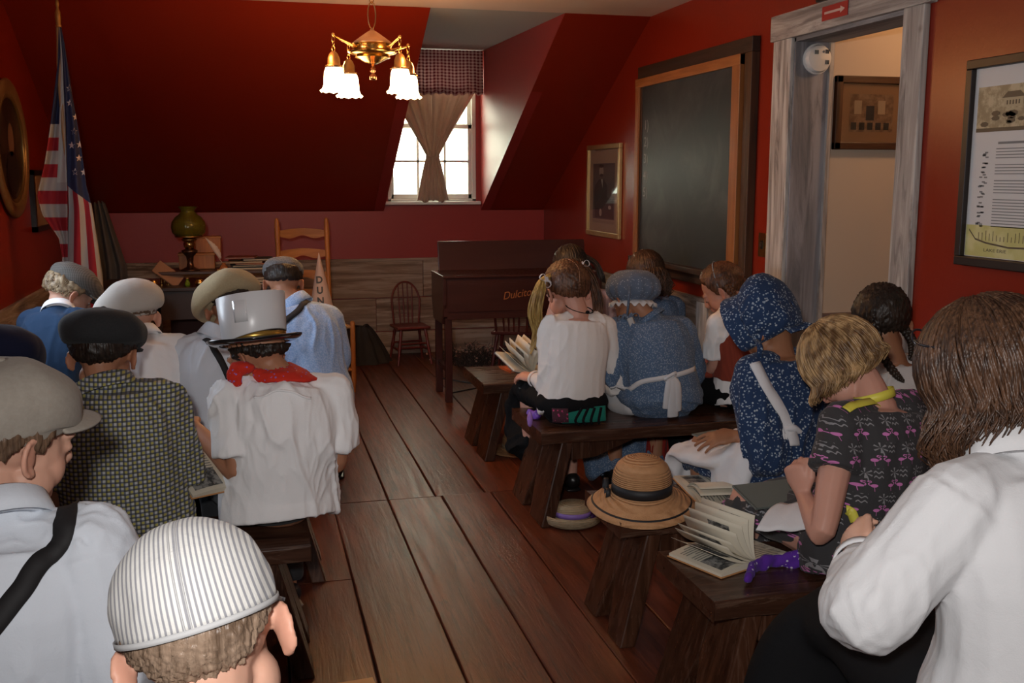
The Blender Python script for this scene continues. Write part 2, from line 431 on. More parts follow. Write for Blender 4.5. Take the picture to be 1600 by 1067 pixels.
# door case
dr = struct('door_1', G().box((XR-.028, DY1-.005, 0), (XR, 4.615, DZ+.001)), WZ_, smooth=False, bev=.004)
struct('casing', G().box((XR-.028, 3.465, 0), (XR, DY0+.005, DZ+.001)), WZ_, dr, smooth=False, bev=.004)
struct('header', G().box((XR-.036, 3.425, DZ), (XR, 4.635, DZ+.118)), WYT, dr, smooth=False, bev=.004)
struct('jamb', G().box((XR-.01, DY1-.018, 0), (XR+WT+.01, DY1, DZ)), WJ_, dr, smooth=False)
struct('jamb', G().box((XR-.01, DY0, 0), (XR+WT+.01, DY0+.018, DZ)), WJ_, dr, smooth=False)
struct('head_jamb', G().box((XR-.01, DY0, DZ-.018), (XR+WT+.01, DY1, DZ)), WXJ, dr, smooth=False)
struct('stop', G().box((XR+WT-.01, DY1-.035, 0), (XR+WT+.012, DY1-.015, DZ-.018)), WZ_, dr, smooth=False)
# hallway
hw = struct('wall_hall', G().box((XR+WT, 4.55, 0), (4.1, 4.67, 2.5)).box((4.0, 2.7, 0), (4.1, 4.6, 2.5)).box((XR+WT, 2.6, 0), (4.1, 2.7, 2.5)), TAN, smooth=False)
struct('ceiling_hall', G().box((XR+.05, 2.6, 2.45), (4.1, 4.67, 2.5)), CREAM, smooth=False)
struct('trim_hall', G().box((XR+WT, 4.525, .74), (4.0, 4.55, .83)), M('hall_rail', (.16, .11, .10), .5), smooth=False, bev=.004)

# ------------------------------------------------------------ small fixtures of the right wall
BLACK = M('black_lacquer', (.012, .010, .010), .35)
DKWOOD = wood('dark_walnut_z', (.022, .009, .004), (.105, .042, .014), 2, 1, .55, bs=.2)
DKWOODX = wood('dark_walnut_x', (.030, .013, .007), (.095, .042, .020), 0, 1, .38)
DKWOODY = wood('dark_walnut_y', (.022, .009, .004), (.060, .024, .010), 1, 1, .55, bs=.2)
ORWOODZ = wood('orange_pine_z', (.26, .085, .020), (.42, .16, .045), 2, 1, .45, bs=.15)
ORWOODY = wood('orange_pine_y', (.26, .085, .020), (.42, .16, .045), 1, 1, .45, bs=.15)
def frame_x(name, label, cat, x, y0, y1, z0, z1, wd, dp, mat, tilt=0, mat2=None):
    """picture frame against the wall x, opening seen from -x"""
    t = thing(name, label, cat, (x, (y0+y1)/2, z0))
    for k, (a, b) in enumerate(((z0, z0+wd), (z1-wd, z1))): G().box((x-dp, y0, a), (x, y1, b)).build('rail', mat2 or mat, t, smooth=False, bev=.003)
    for a, b in ((y0, y0+wd), (y1-wd, y1)): G().box((x-dp, a, z0+wd), (x, b, z1-wd)).build('stile', mat, t, smooth=False, bev=.003)
    return t
def flat_x(t, name, x, pts, mat, th=.0006):
    """flat printed shape facing -x; pts (y, z)"""
    n = len(pts); v = [(x, a, b) for a, b in pts]; return G().add(v, [tuple(range(n))]).build(name, mat, t, smooth=False)
def rect_x(t, name, x, y0, y1, z0, z1, mat): return flat_x(t, name, x, [(y0, z0), (y0, z1), (y1, z1), (y1, z0)], mat)
def text(parent, name, body, loc, rot, size, mat, ext=.0004, align='LEFT', shear=0, sx=1, bold=0):
    cu = bpy.data.curves.new(name, 'FONT'); cu.body = body; cu.size = size; cu.extrude = ext; cu.align_x = align; cu.shear = shear; cu.offset = bold
    o = bpy.data.objects.new(name, cu); COL.objects.link(o)
    dg = bpy.context.evaluated_depsgraph_get(); me = bpy.data.meshes.new_from_object(o.evaluated_get(dg)); bpy.data.objects.remove(o)
    me.materials.clear(); me.materials.append(mat)
    mt = Matrix.Translation(loc) @ rot.to_4x4() @ Matrix.Diagonal((sx, 1, 1, 1))
    if parent is not None:
        r = parent
        while r.parent: r = r.parent
        mt = r.matrix_basis.inverted() @ mt
    me.transform(mt); o = bpy.data.objects.new(name, me); COL.objects.link(o); o.parent = parent
    return o
FACE_NX = Matrix(((0, 0, -1), (-1, 0, 0), (0, 1, 0)))      # text on a wall, read from -x: right = -y, up = +z
# blackboard
bb = frame_x('blackboard', 'large chalkboard in a dark wooden frame with orange pine inner border on the red wall', 'blackboard', XR-.002, 4.795, 6.36, .90, 2.195, .075, .045, DKWOOD, mat2=DKWOODY)
SLATE = M('slate', lambda c: c.mix(c.noise(3.2, None, 5, .6, .8).ss(.42, .75)*.55, (.030, .034, .034), (.095, .10, .098)), .42, lambda c: c.noise(80, None, 3), .1, .001, spec=.45)
iy0, iy1, iz0, iz1 = 4.90, 6.37, .97, 2.12
for a, b in ((iy0, iy0+.09), (iy1-.06, iy1)): G().box((XR-.058, a, iz0-.02), (XR-.03, b, iz1)).build('inner_stile', ORWOODZ, bb, smooth=False, bev=.003)
G().box((XR-.060, iy0, iz1-.055), (XR-.03, iy1, iz1)).build('inner_rail', ORWOODY, bb, smooth=False, bev=.003)
G().box((XR-.09, iy0, iz0-.01), (XR-.03, iy1, iz0+.022)).build('chalk_ledge', DKWOODY, bb, smooth=False, bev=.004)
G().box((XR-.040, iy0+.02, iz0), (XR-.022, iy1-.02, iz1-.02)).build('slate', SLATE, bb, smooth=False)
CHALK = M('chalk_mark', (.34, .34, .33), .95)
for k, ch in enumerate('12345'):
    text(bb, 'chalk_numeral', ch+')', (XR-.0415, 6.245, 1.80-.105*k), FACE_NX, .085, CHALK, .0002, sx=1.1)
# framed portrait print of a standing bearded man
GOLD = M('dull_gold', lambda c: c.mix(c.noise(30, None, 3), (.42, .26, .10), (.55, .37, .17)), .35, metal=.75)
PAPER_T = M('buff_mount', (.50, .33, .21), .7); INK = M('print_ink', (.030, .024, .022), .6); GREYP = M('print_grey', (.135, .10, .088), .6); FACEP = M('print_face', (.46, .35, .28), .6); WHT = M('print_white', (.55, .48, .40), .6)
pt = frame_x('framed_portrait', 'gilt-framed engraving of a standing bearded man in black, left of the blackboard', 'picture', XR-.002, 6.735, 7.45, 1.075, 1.735, .035, .025, GOLD)
xx = XR-.010
rect_x(pt, 'mount', xx, 6.77, 7.415, 1.11, 1.70, PAPER_T)
y0p, y1p, z0p, z1p = 6.86, 7.33, 1.20, 1.60
def pp(u, v): return (y1p-(y1p-y0p)*u, z0p+(z1p-z0p)*v)
rect_x(pt, 'print_ground', xx-.001, y0p, y1p, z0p, z1p, GREYP)
rect_x(pt, 'caption_strip', xx-.001, y0p, y1p, z0p-.03, z0p-.006, M('caption', (.40, .27, .18), .7))
flat_x(pt, 'printed_suit', xx-.002, [pp(*q) for q in ((.10, .02), (.05, .45), (.10, .60), (.30, .72), (.52, .72), (.68, .60), (.66, .40), (.95, .36), (.97, .02))][::-1], INK)
flat_x(pt, 'printed_head', xx-.003, [pp(.40+.105*math.cos(a), .86+.10*math.sin(a)) for a in np.linspace(0, 2*PI, 18)[:-1]], FACEP)
flat_x(pt, 'printed_hair', xx-.0035, [pp(.40+.11*math.cos(a), .955+.030*math.sin(a)) for a in np.linspace(0, 2*PI, 18)[:-1]], INK)
flat_x(pt, 'printed_beard', xx-.0035, [pp(.41+.080*math.cos(a), .790+.028*math.sin(a)) for a in np.linspace(0, 2*PI, 18)[:-1]], INK)
flat_x(pt, 'printed_collar', xx-.0035, [pp(*q) for q in ((.38, .72), (.48, .72), (.47, .56))], WHT)
flat_x(pt, 'printed_hand', xx-.0035, [pp(.38+.06*math.cos(a), .12+.07*math.sin(a)) for a in np.linspace(0, 2*PI, 12)[:-1]], FACEP)
flat_x(pt, 'printed_hand', xx-.0035, [pp(.80+.07*math.cos(a), .22+.035*math.sin(a)) for a in np.linspace(0, 2*PI, 12)[:-1]], FACEP)
G().box((XR-.016, 6.77, 1.11), (XR-.0148, 7.415, 1.70)).build('glazing', M('picture_glass', (1, 1, 1), .03, trans=1, ior=1.3, spec=.6), pt, smooth=False)
# tall poster at the right
po = frame_x('framed_poster', 'tall black-framed poster with a house sketch and a yellow shoreline map, right of the doorway', 'poster', XR-.002, 2.55, 3.205, 1.19, 1.905, .032, .028, M('poster_frame_black', (.018, .011, .009), .4))
PAGE = M('poster_page', (.62, .61, .60), .5); SEP = M('poster_sepia', lambda c: c.mix(c.noise(26, None, 5, .7).ss(.4, .62), (.30, .235, .135), (.50, .42, .27)), .5); SEPD = M('poster_sepia_dark', (.10, .075, .045), .5)
YEL = M('poster_yellow', lambda c: c.mix(c.noise(14, None, 4).ss(.4, .7), (.52, .48, .17), (.62, .57, .27)), .5); TXG = M('poster_text_grey', (.20, .20, .20), .6)
xp = XR-.012
rect_x(po, 'page', xp, 2.585, 3.172, 1.224, 1.872, PAGE)
rect_x(po, 'printed_house_sketch', xp-.001, 2.60, 3.152, 1.655, 1.808, SEP)
rect_x(po, 'printed_foreground', xp-.0015, 2.60, 3.152, 1.655, 1.668, SEPD)
Ys = lambda u: 3.152-u; 
for a, b, c_, d in ((.13, .22, 1.735, 1.765), (.14, .21, 1.722, 1.730)): rect_x(po, 'printed_house', xp-.002, Ys(b), Ys(a), c_, d, M('poster_house', (.42, .35, .22), .5))
flat_x(po, 'printed_roof', xp-.002, [(Ys(.12), 1.765), (Ys(.145), 1.785), (Ys(.205), 1.785), (Ys(.23), 1.765)], SEPD)
for k in range(5): rect_x(po, 'printed_window', xp-.0025, Ys(.15+.014*k), Ys(.143+.014*k), 1.742, 1.756, SEPD)
for k in range(26):
    u = .01+RNG.rand()*.5; z = 1.68+RNG.rand()*.045; r = .006+RNG.rand()*.012
    flat_x(po, 'printed_bush', xp-.0022, [(Ys(u)+r*1.4*math.cos(a), z+r*.6*math.sin(a)) for a in np.linspace(0, 2*PI, 8)[:-1]], SEPD)
rect_x(po, 'printed_title', xp-.001, Ys(.27), Ys(.115), 1.612, 1.620, TXG)
zt = 1.595
for k in range(23):
    if k in (4, 8, 13): zt -= .013
    rect_x(po, 'printed_line', xp-.001, Ys(.46 if k % 5 else .33), Ys(.108), zt, zt+.0032, TXG); zt -= .0102
for k in range(8):
    z = 1.585-.034*k
    for j in range(5):
        a = RNG.rand()*.03; b = RNG.rand()*.02
        rect_x(po, 'printed_sketch', xp-.001, Ys(.028+a+.016), Ys(.028+a), z-b, z-b+.005, TXG)
rect_x(po, 'printed_map', xp-.001, 2.585, 3.168, 1.226, 1.335, YEL)
mp_ = [(Ys(.0), 1.315), (Ys(.035), 1.283), (Ys(.09), 1.272), (Ys(.2), 1.262), (Ys(.3), 1.265), (Ys(.5), 1.25)]
for (a, b), (c_, d) in zip(mp_[:-1], mp_[1:]): flat_x(po, 'printed_shoreline', xp-.0015, [(a, b), (a, b+.006), (c_, d+.006), (c_, d)], SEPD)
for k in range(14): rect_x(po, 'printed_plot', xp-.0016, Ys(.05+.018*k+.003), Ys(.05+.018*k), 1.283, 1.295+RNG.rand()*.025, SEPD)
text(po, 'printed_word', 'LAKE ERIE', (xp-.0016, Ys(.08), 1.245), FACE_NX, .016, SEPD, .0001, sx=1.6)
# arrow sign on the header
xs_ = XR-.0375
ar = thing('arrow_sign', 'small red sign with a white arrow, on the header board above the doorway', 'sign', (xs_, 4.06, 2.16))
G().box((xs_-.003, 3.965, 2.172), (xs_, 4.165, 2.232)).build('sign_plate', M('sign_red', (.33, .012, .015), .5), ar, smooth=False)
ya, yb = 4.145, 3.985
flat_x(ar, 'arrow', xs_-.0036, [(ya, 2.198), (ya, 2.208), (yb+.035, 2.208), (yb+.035, 2.218), (yb, 2.203), (yb+.035, 2.188), (yb+.035, 2.198)], M('sign_white', (.55, .40, .36), .6))
# smoke detector on the jamb (faces -y)
sd = thing('smoke_detector', 'round white smoke detector at the top of the door jamb', 'smoke detector', (2.585, 4.43, 2.045))
PLW = M('white_plastic', (.66, .64, .61), .4)
def latheY(prof, c, seg=32):
    g = G().lathe(prof, (0, 0, 0), seg); return g.xf(Matrix.Translation(c) @ Matrix.Rotation(PI/2, 4, 'X'))
latheY([(.0, 0), (.068, 0), (.070, .004), (.070, .012), (.064, .014)], (2.585, 4.432, 2.045)).build('mounting_plate', PLW, sd, smooth=35)
latheY([(.0, .012), (.063, .012), (.064, .022), (.058, .038), (.045, .042), (.0, .044)], (2.585, 4.432, 2.045)).build('cover', PLW, sd, smooth=35)
for a, b in ((.025, .022), (-.030, .018), (.026, -.026)):
    for k in range(3): G().box((2.585+a+.007*k, 4.3865, 2.045+b), (2.588+a+.007*k, 4.391, 2.045+b+.018)).build('vent_slot', BLACK, sd, smooth=False)
latheY([(0, 0), (.006, 0), (.005, .003), (0, .003)], (2.60, 4.389, 2.075), 10).build('indicator', M('grey_button', (.2, .2, .2), .4), sd)
# brass switch plate
sw = thing('light_switch', 'brass light switch plate on the red wall beside the door casing', 'light switch', (XR, 4.70, 1.10))
BRASS = M('brass', lambda c: c.mix(c.noise(9, None, 3), (.55, .34, .10), (.70, .46, .17)), .24, metal=1)
G().box((XR-.006, 4.655, 1.105), (XR, 4.735, 1.225)).build('plate', BRASS, sw, smooth=False, bev=.003)
G().box((XR-.018, 4.688, 1.155), (XR-.006, 4.702, 1.178)).build('toggle', DKWOOD, sw, smooth=False, bev=.002)
G().box((XR-.008, 4.683, 1.145), (XR-.0055, 4.707, 1.187)).build('slot', BLACK, sw, smooth=False)
# framed photograph on the hall wall (faces -y)
hp = thing('framed_photograph', 'dark-framed sepia photograph of a schoolhouse room, on the hallway wall', 'picture', (2.96, 4.545, 1.64))
x0, x1, z0, z1, yy = 2.755, 3.165, 1.635, 1.985, 4.545
for a, b in ((z0, z0+.035), (z1-.035, z1)): G().box((x0, yy-.03, a), (x1, yy, b)).build('rail', DKWOODX, hp, smooth=False, bev=.004)
for a, b in ((x0, x0+.035), (x1-.035, x1)): G().box((a, yy-.03, z0), (b, yy, z1)).build('stile', DKWOOD, hp, smooth=False, bev=.004)
def rect_y(t, name, y, a, b, c_, d, mat): return G().add([(a, y, c_), (b, y, c_), (b, y, d), (a, y, d)], [(0, 1, 2, 3)]).build(name, mat, t, smooth=False)
rect_y(hp, 'mount', yy-.01, x0+.03, x1-.03, z0+.03, z1-.03, M('brown_mount', (.30, .16, .075), .6))
rect_y(hp, 'photo', yy-.011, x0+.085, x1-.085, z0+.085, z1-.085, M('sepia_photo', lambda c: c.mix(c.noise(24, None, 4, .7).ss(.4, .65), (.16, .085, .04), (.30, .18, .10)), .5))
for k in (0, 1): rect_y(hp, 'printed_window', yy-.0115, x0+.11+.13*k, x0+.15+.13*k, z0+.17, z0+.235, M('sepia_light', (.44, .32, .2), .5))
rect_y(hp, 'printed_doorway', yy-.0115, x0+.175, x0+.22, z0+.14, z0+.21, INK)
for k in range(5): rect_y(hp, 'printed_desk', yy-.0115, x0+.095+.045*k, x0+.125+.045*k, z0+.095, z0+.13, INK)
G().box((x0+.03, yy-.016, z0+.03), (x1-.03, yy-.0148, z1-.03)).build('glazing', MATS['picture_glass'], hp, smooth=False)
# dark box on top of the header
bx = tag(G().box((-.02, -.06, 0), (.02, .06, .045)).build('speaker_box', BLACK, None, smooth=False, bev=.004), 'small black box standing on top of the door header', 'box'); bx.location = (XR-.03, 4.15, DZ+.118)
# left wall pictures
ov = thing('oval_portrait', 'oval portrait in a heavy gilt frame on the left wall', 'picture', (XL, 6.25, 1.66))
yc, zc, ry, rz = 6.225, 1.655, .40, .335
for nm, sc_, dx, mt in (('frame', 1, .03, GOLD), ('inner_bead', .86, .022, M('old_gold_bead', (.28, .17, .06), .35, metal=.7))):
    P = []
    for k in range(48):
        a = 2*PI*k/48; row = []
        for j in range(10):
            b = 2*PI*j/10; q = (.045 if nm == 'frame' else .014)*math.cos(b)
            row.append((XL+.004+dx*.5+dx*.5*math.sin(b), yc+(ry*sc_+q)*math.cos(a)*.92, zc+(rz*sc_+q)*math.sin(a)))
        P.append(row)
    G().grid(P, True, True).build(nm, mt, ov)
n = 40; G().add([(XL+.012, yc+ry*.85*.92*math.cos(2*PI*k/n), zc+rz*.85*math.sin(2*PI*k/n)) for k in range(n)], [tuple(range(n))[::-1]]).build('canvas', M('dark_canvas', lambda c: c.mix(c.noise(5, None, 4).ss(.4, .7), (.020, .014, .011), (.075, .045, .03)), .35), ov, smooth=False)
for (a, b, c_, d, mt, nm) in ((.02, .05, .07, .09, (.24, .12, .07), 'painted_face'), (.02, -.13, .15, .12, (.018, .014, .013), 'painted_coat')):
    G().add([(XL+.014, yc+a+c_*math.cos(2*PI*k/20), zc+b+d*math.sin(2*PI*k/20)) for k in range(20)], [tuple(range(20))[::-1]]).build(nm, M(nm, mt, .5), ov, smooth=False)
lf = thing('framed_print', 'black-framed tan print on the left wall half hidden by the flag', 'picture', (XL, 7.1, 1.17))
a0, a1, b0, b1 = 6.70, 7.60, 1.175, 1.545
for q in (G().box((XL, a0, b0), (XL+.03, a1, b0+.03)), G().box((XL, a0, b1-.03), (XL+.03, a1, b1))): q.build('rail', BLACK, lf, smooth=False)
for q in (G().box((XL, a0, b0), (XL+.03, a0+.035, b1)), G().box((XL, a1-.035, b0), (XL+.03, a1, b1))): q.build('stile', BLACK, lf, smooth=False)
G().box((XL, a0+.03, b0+.02), (XL+.008, a1-.03, b1-.02)).build('print', M('tan_print', (.30, .17, .10), .6), lf, smooth=False)
# ------------------------------------------------------------ chandelier
CH = Vector(W(582, 75, 5.35)); cx, cy, cz = CH
ch = thing('chandelier', 'brass pan chandelier with four lit frosted glass bell shades hanging on a chain', 'chandelier', (cx, cy, cz))
AB = M('antique_brass', lambda c: c.mix(c.noise(14, None, 3), (.50, .30, .09), (.66, .42, .15)), .22, metal=1)
DB = M('aged_brass', (.22, .13, .06), .38, metal=.9)
K = 1.0/289          # metres per photo pixel at that depth (approx 5.3 m / 1600)
def L(prof): return [(r*K, z*K) for r, z in prof]
G().lathe(L([(0, -23), (5, -23), (12, -20), (20, -16), (26, -14), (24, -11), (34, -8), (36, -6), (27, -2), (28, 3), (30, 5), (26, 8)]), CH, 36).build('pan', AB, ch, smooth=45)
G().lathe(L([(28, 5), (29, 7), (18, 15), (8, 22), (3, 25), (2, 28), (0, 28)]), CH, 32).build('cone_cap', M('satin_brass', (.40, .26, .17), .45, metal=.8), ch)
G().lathe(L([(0, -22), (3, -24), (2, -27), (4, -29), (4, -33), (2, -36), (5, -39), (5, -45), (0, -46)]), CH, 16).build('finial', M('copper_finial', (.60, .24, .10), .25, metal=1), ch)
def chain_link(c, r, l, ang, mat, parent, wire=.0022):
    pts = []
    for k in range(12):
        a = 2*PI*k/12; x = r*math.cos(a); z = l*math.sin(a); pts.append(Vector(c)+Vector((x*math.cos(ang), x*math.sin(ang), z)))
    P = []
    for k in range(12):
        t = (pts[(k+1) % 12]-pts[k-1]).normalized(); A = Vector((-math.sin(ang), math.cos(ang), 0)); B = t.cross(A)
        P.append([tuple(pts[k]+A*wire*math.cos(2*PI*j/6)+B*wire*math.sin(2*PI*j/6)) for j in range(6)])
    G().grid(np.array(P), True, True).build('chain_link', mat, parent)
chain_link(CH+Vector((0, 0, 46*K)), 6*K, 19*K, .2, DB, ch, .0035)
z = CH.z+70*K; k = 0
while z < ZC-.05: chain_link((cx, cy, z), 3.4*K, 7.5*K, .3+PI/2*(k % 2), DB, ch, .0025); z += 12*K; k += 1
G().lathe([(0, 0), (.055, 0), (.058, -.008), (.02, -.03), (0, -.032)], (cx, cy, ZC-.001), 24).build('canopy', AB, ch)
SHADE = M('lit_frosted_glass', (1, .93, .8), .5, emit=(1, .70, .36), es=12)
RIM = 45
for q, (dx, dy) in enumerate(((-59, -46), (-30, 46), (33, -46), (58, 46))):
    d = Vector((dx*K*1.02, dy*K, 0)); dn = d.normalized()
    # photo: outer pair at mid depth, inner pair nearer; arms rise outwards then carry chains
    tip = CH+dn*d.length+Vector((0, 0, 11*K)); base = CH+dn*28*K+Vector((0, 0, 1*K))
    G().tube([base, base+dn*8*K+Vector((0, 0, -1*K)), CH+dn*(d.length-6*K)+Vector((0, 0, 8*K)), tip], [.007, .0075, .005, .004], 10, res=5).build('arm', AB, ch)
    G().ell(tip, (.009,)*3).build('arm_knob', AB, ch)
    for k in range(3): chain_link(tip+Vector((0, 0, -(6+6.5*k)*K)), 2.2*K, 4.2*K, PI/2*(k % 2)+.4, AB, ch, .0018)
    s0 = tip+Vector((0, 0, -24*K))
    G().lathe(L([(0, 2), (3, 1), (6, -2), (8.5, -8), (9, -17), (12, -18), (12, -21), (0, -21)]), s0, 20).build('socket_cup', DB, ch)
    for k in range(3):
        a = 2*PI*k/3+.4; G().tube([s0+Vector((11*K*math.cos(a), 11*K*math.sin(a), -19.5*K)), s0+Vector((16*K*math.cos(a), 16*K*math.sin(a), -19.5*K))], .0017, 6).build('thumb_screw', AB, ch)
    def scal(p, a, r):
        return (p[0], p[1], p[2]+(.0035*abs(math.sin(a*5)) if r > 19*K else 0))
    prof = L([(7.5, -19), (11, -21), (13, -27), (13.8, -36), (14.2, -44), (16.2, -50), (18.8, -53), (19.3, -54)])
    sh = G()
    P = []
    for r, zz in prof:
        P.append([(s0.x+r*(1+.05*math.cos(10*2*PI*j/40)*(r/(23*K)))*math.cos(2*PI*j/40), s0.y+r*(1+.05*math.cos(10*2*PI*j/40)*(r/(23*K)))*math.sin(2*PI*j/40), s0.z+zz+(.004*math.cos(10*2*PI*j/40) if r > 17*K else 0)) for j in range(40)])
    sh.grid(np.array(P), False, True).build('glass_shade', SHADE, ch, solid=.002)
    light('POINT', 'shade_bulb', s0+Vector((0, 0, -56*K)), 1.7, (1, .48, .15), .035)
    light('POINT', 'shade_glow', s0+Vector((0, 0, -2*K))+dn*.08, 5.5, (1, .43, .12), .03)
# ------------------------------------------------------------ window dressing
LINEN = M('beige_linen', lambda c: c.mix(c.noise(30, None, 3), (.46, .34, .27), (.54, .41, .33)), .9, lambda c: c.noise(300, None, 2), .2, .002, transl=.22, sheen=.2)
cu = thing('tied_curtain', 'beige linen curtains gathered together by a tie at the dormer window', 'curtain', (1.5, YB-.06, WZ0))
zt, zm, zb = 2.24, 1.675, 1.30
for side in (-1, 1):
    P = []; nu, nz = 44, 40
    for i in range(nz):
        t = i/(nz-1); z = zt+(zb-zt)*t
        cxx = 1.497
        if z > zm: k = (z-zm)/(zt-zm); hw = .058+.33*(1-(1-k)**1.15)*(.80+.2*k)
        else: k = (zm-z)/(zm-zb); hw = .058+.085*k**.8
        amp = .010+.010*min(1, hw/.2)
        row = []
        for j in range(nu):
            u = j/(nu-1); x = cxx+side*hw*(u*1.0) - side*.004
            row.append((x, YB-.075-amp*math.sin(u*22+side)-.006*math.sin(u*51+z*3)+(.012 if side > 0 else 0), z+.012*math.sin(u*9)*(t > .97)))
        P.append(row)
    G().grid(P).build('panel', LINEN, cu, solid=.0015)
G().tube([(1.45, YB-.075, zm), (1.497, YB-.098, zm-.005), (1.545, YB-.075, zm)], [(.006, .028)]*3, 8, ref=(0, 0, 1), res=6).build('tie_band', LINEN, cu)
G().tube([(1.15, YB-.03, 2.50), (1.90, YB-.03, 2.50)], .008, 8).build('curtain_rod', WHITEP, cu)
def ging(c):
    x = c.xyz(c.uvv); f = ((x[0]*26.).fr().gt(.5)+(x[1]*14.).fr().gt(.5))*.5
    return c.mix(f, (.62, .47, .46), (.17, .018, .030))
va = thing('gingham_valance', 'red and white gingham valance gathered across the top of the dormer window', 'valance', (1.5, YB-.1, 2.2))
GING = M('red_gingham', ging, .85, lambda c: c.noise(300), .1, .001, transl=.35)
P = []; UV = []
for i in range(22):
    t = i/21; z = 2.535-.355*t; row = []
    for j in range(120):
        u = j/119; fold = (.014+.006*math.sin(u*7))*math.sin(u*78+1.2*math.sin(u*13))*(.25+.75*min(1, abs(t-.16)*3))
        row.append((1.115+.80*u+(.01*(u-.5)*t), YB-.135-fold, z+.008*math.sin(u*78)*(t > .95)-.005*math.sin(u*20)*t)); UV.append((u, 1-t))
    P.append(row)
G().grid(P).build('valance_cloth', GING, va, solid=.001, uv=UV)
# ------------------------------------------------------------ flag
fg = thing('flag_on_pole', 'stars and stripes flag drooping from a tall wooden pole in the left corner', 'flag', (-.90, 6.05, 0))
POLE = M('pale_oak_pole', (.34, .18, .07), .4)
pole = lambda py: W(90+(py-15)*.052, py, 6.05+.0*(py))
p0 = pole(28); p1 = Vector((p0.x+.06, 6.05, .03))
G().tube([p0, pole(200), p1], [.012, .013, .014], 12, res=4).build('pole', POLE, fg)
G().lathe([(0, .10), (.006, .095), (.011, .07), (.006, .05), (.014, .03), (.016, .0), (.012, -.03), (.016, -.04), (.014, -.05), (0, -.05)], p0, 14).build('finial', M('gilt_finial', (.42, .20, .05), .35, metal=.6), fg)
G().lathe([(0, 0), (.15, 0), (.16, .02), (.10, .05), (.03, .07), (.025, .16), (0, .16)], (p1.x, p1.y, 0), 24).build('stand', DB, fg)
def lerp(a, b, t): return a+(b-a)*t
def poly(pts, y):
    for (x0, y0), (x1, y1) in zip(pts[:-1], pts[1:]):
        if y <= y1: return lerp(x0, x1, (y-y0)/(y1-y0))
    return pts[-1][0]
FR, FWt, FB = (.26, .008, .016), (.33, .31, .29), (.012, .017, .055)
def flagcolA(c):
    x = c.xyz(c.uvv); v = x[1]*470.+40.; st = ((v-194.)/20.8)
    col = c.mix(st.fr().gt(.0)*(st*.5).fr().lt(.5), FR, FWt)
    col = c.mix(v.lt(194.), col, FB)
    return c.mix(x[0].gt(.62)*v.lt(285.), col, (.40, .39, .36))
def flagcolB(c):
    x = c.xyz(c.uvv); u = x[0]; v = x[1]*470.+40.
    s = (u*4.6-.15+(v-300.)*.0016)
    col = c.mix((s*.5).fr().lt(.5), FR, FWt)
    return c.mix((v-u*28.).lt(290.), col, FB)
fbump = lambda c: c.noise(260, None, 2)
FA = M('flag_left', flagcolA, .8, fbump, .15, .001); FBm = M('flag_right', flagcolB, .8, fbump, .15, .001)
la = [(92, 40), (90, 100), (84, 150), (78, 200), (70, 255), (58, 305), (66, 335), (92, 372), (97, 400), (100, 520)]
ra = [(93, 40), (97, 80), (100, 150), (103, 250), (105, 300), (107, 520)]
lb = [(94, 45), (98, 100), (103, 200), (105, 280), (107, 330), (104, 400), (102, 520)]
rb = [(96, 45), (101, 70), (113, 150), (124, 210), (135, 290), (143, 320), (152, 375), (160, 430), (166, 520)]
def fsurf(l, r, u, py, k):
    x = lerp(poly(l, py), poly(r, py), u)
    wdt = (poly(r, py)-poly(l, py))
    return W(x, py, 6.03+k*.035*math.sin(u*PI*1.0)*min(1, wdt/30)+.012*math.sin(u*11+py*.02)*min(1, wdt/25))
for nm, l, r, k, mt in (('cloth_left_fold', la, ra, 1, FA), ('cloth_right_fold', lb, rb, -1, FBm)):
    P = []; UV = []
    for py in np.linspace(42, 510, 90):
        P.append([tuple(fsurf(l, r, u, py, k)) for u in np.linspace(0, 1, 22)]); UV += [(u, (py-40)/470) for u in np.linspace(0, 1, 22)]
    G().grid(P).build(nm, mt, fg, solid=.002, uv=UV)
STAR = M('flag_star', (.52, .42, .38), .8)
for px, py in ((108.5, 138), (109, 161), (118.5, 183), (116, 205.5), (112, 227), (124.5, 226), (123.5, 247), (117.5, 268.5), (131, 269)):
    l_, r_ = poly(lb, py), poly(rb, py); u = (px-l_)/(r_-l_)
    pts = []
    for j in range(10):
        a = PI/2+j*PI/5; rr = 6.2 if j % 2 == 0 else 2.6
        x = px+rr*math.cos(a)*.85; y = py-rr*math.sin(a)
        uu = (x-poly(lb, y))/(poly(rb, y)-poly(lb, y)); q = fsurf(lb, rb, min(1.0, max(0, uu)), y, -1); pts.append(q-Vector((-.1, .98, 0))*.004)
    pts.append(sum(pts, Vector())/10)
    G().add(pts, [(10, j, (j+1) % 10) for j in range(10)]).build('star', STAR, fg, smooth=False)
# grey cloth hanging in the corner behind the flag
gd = []
for i in range(26):
    t = i/25; z = 1.30-1.25*t
    gd.append([(-1.20+(.06+.10*min(1, t*2.5))*u*1.35+.02, YB-.14-.028*math.sin(u*17+t)-.02*u, z+.03*math.sin(u*3)*(1-t)) for u in np.linspace(0, 1, 30)])
o = G().grid(gd).build('grey_drape', cloth('grey_linen_drape', lambda c: c.mix(c.noise(9), (.20, .175, .15), (.13, .11, .095))), None, solid=.004)
recenter(o, (-1.1, YB-.15, 0)); tag(o, 'faded grey cloth hanging folded in the corner behind the flag', 'drape')
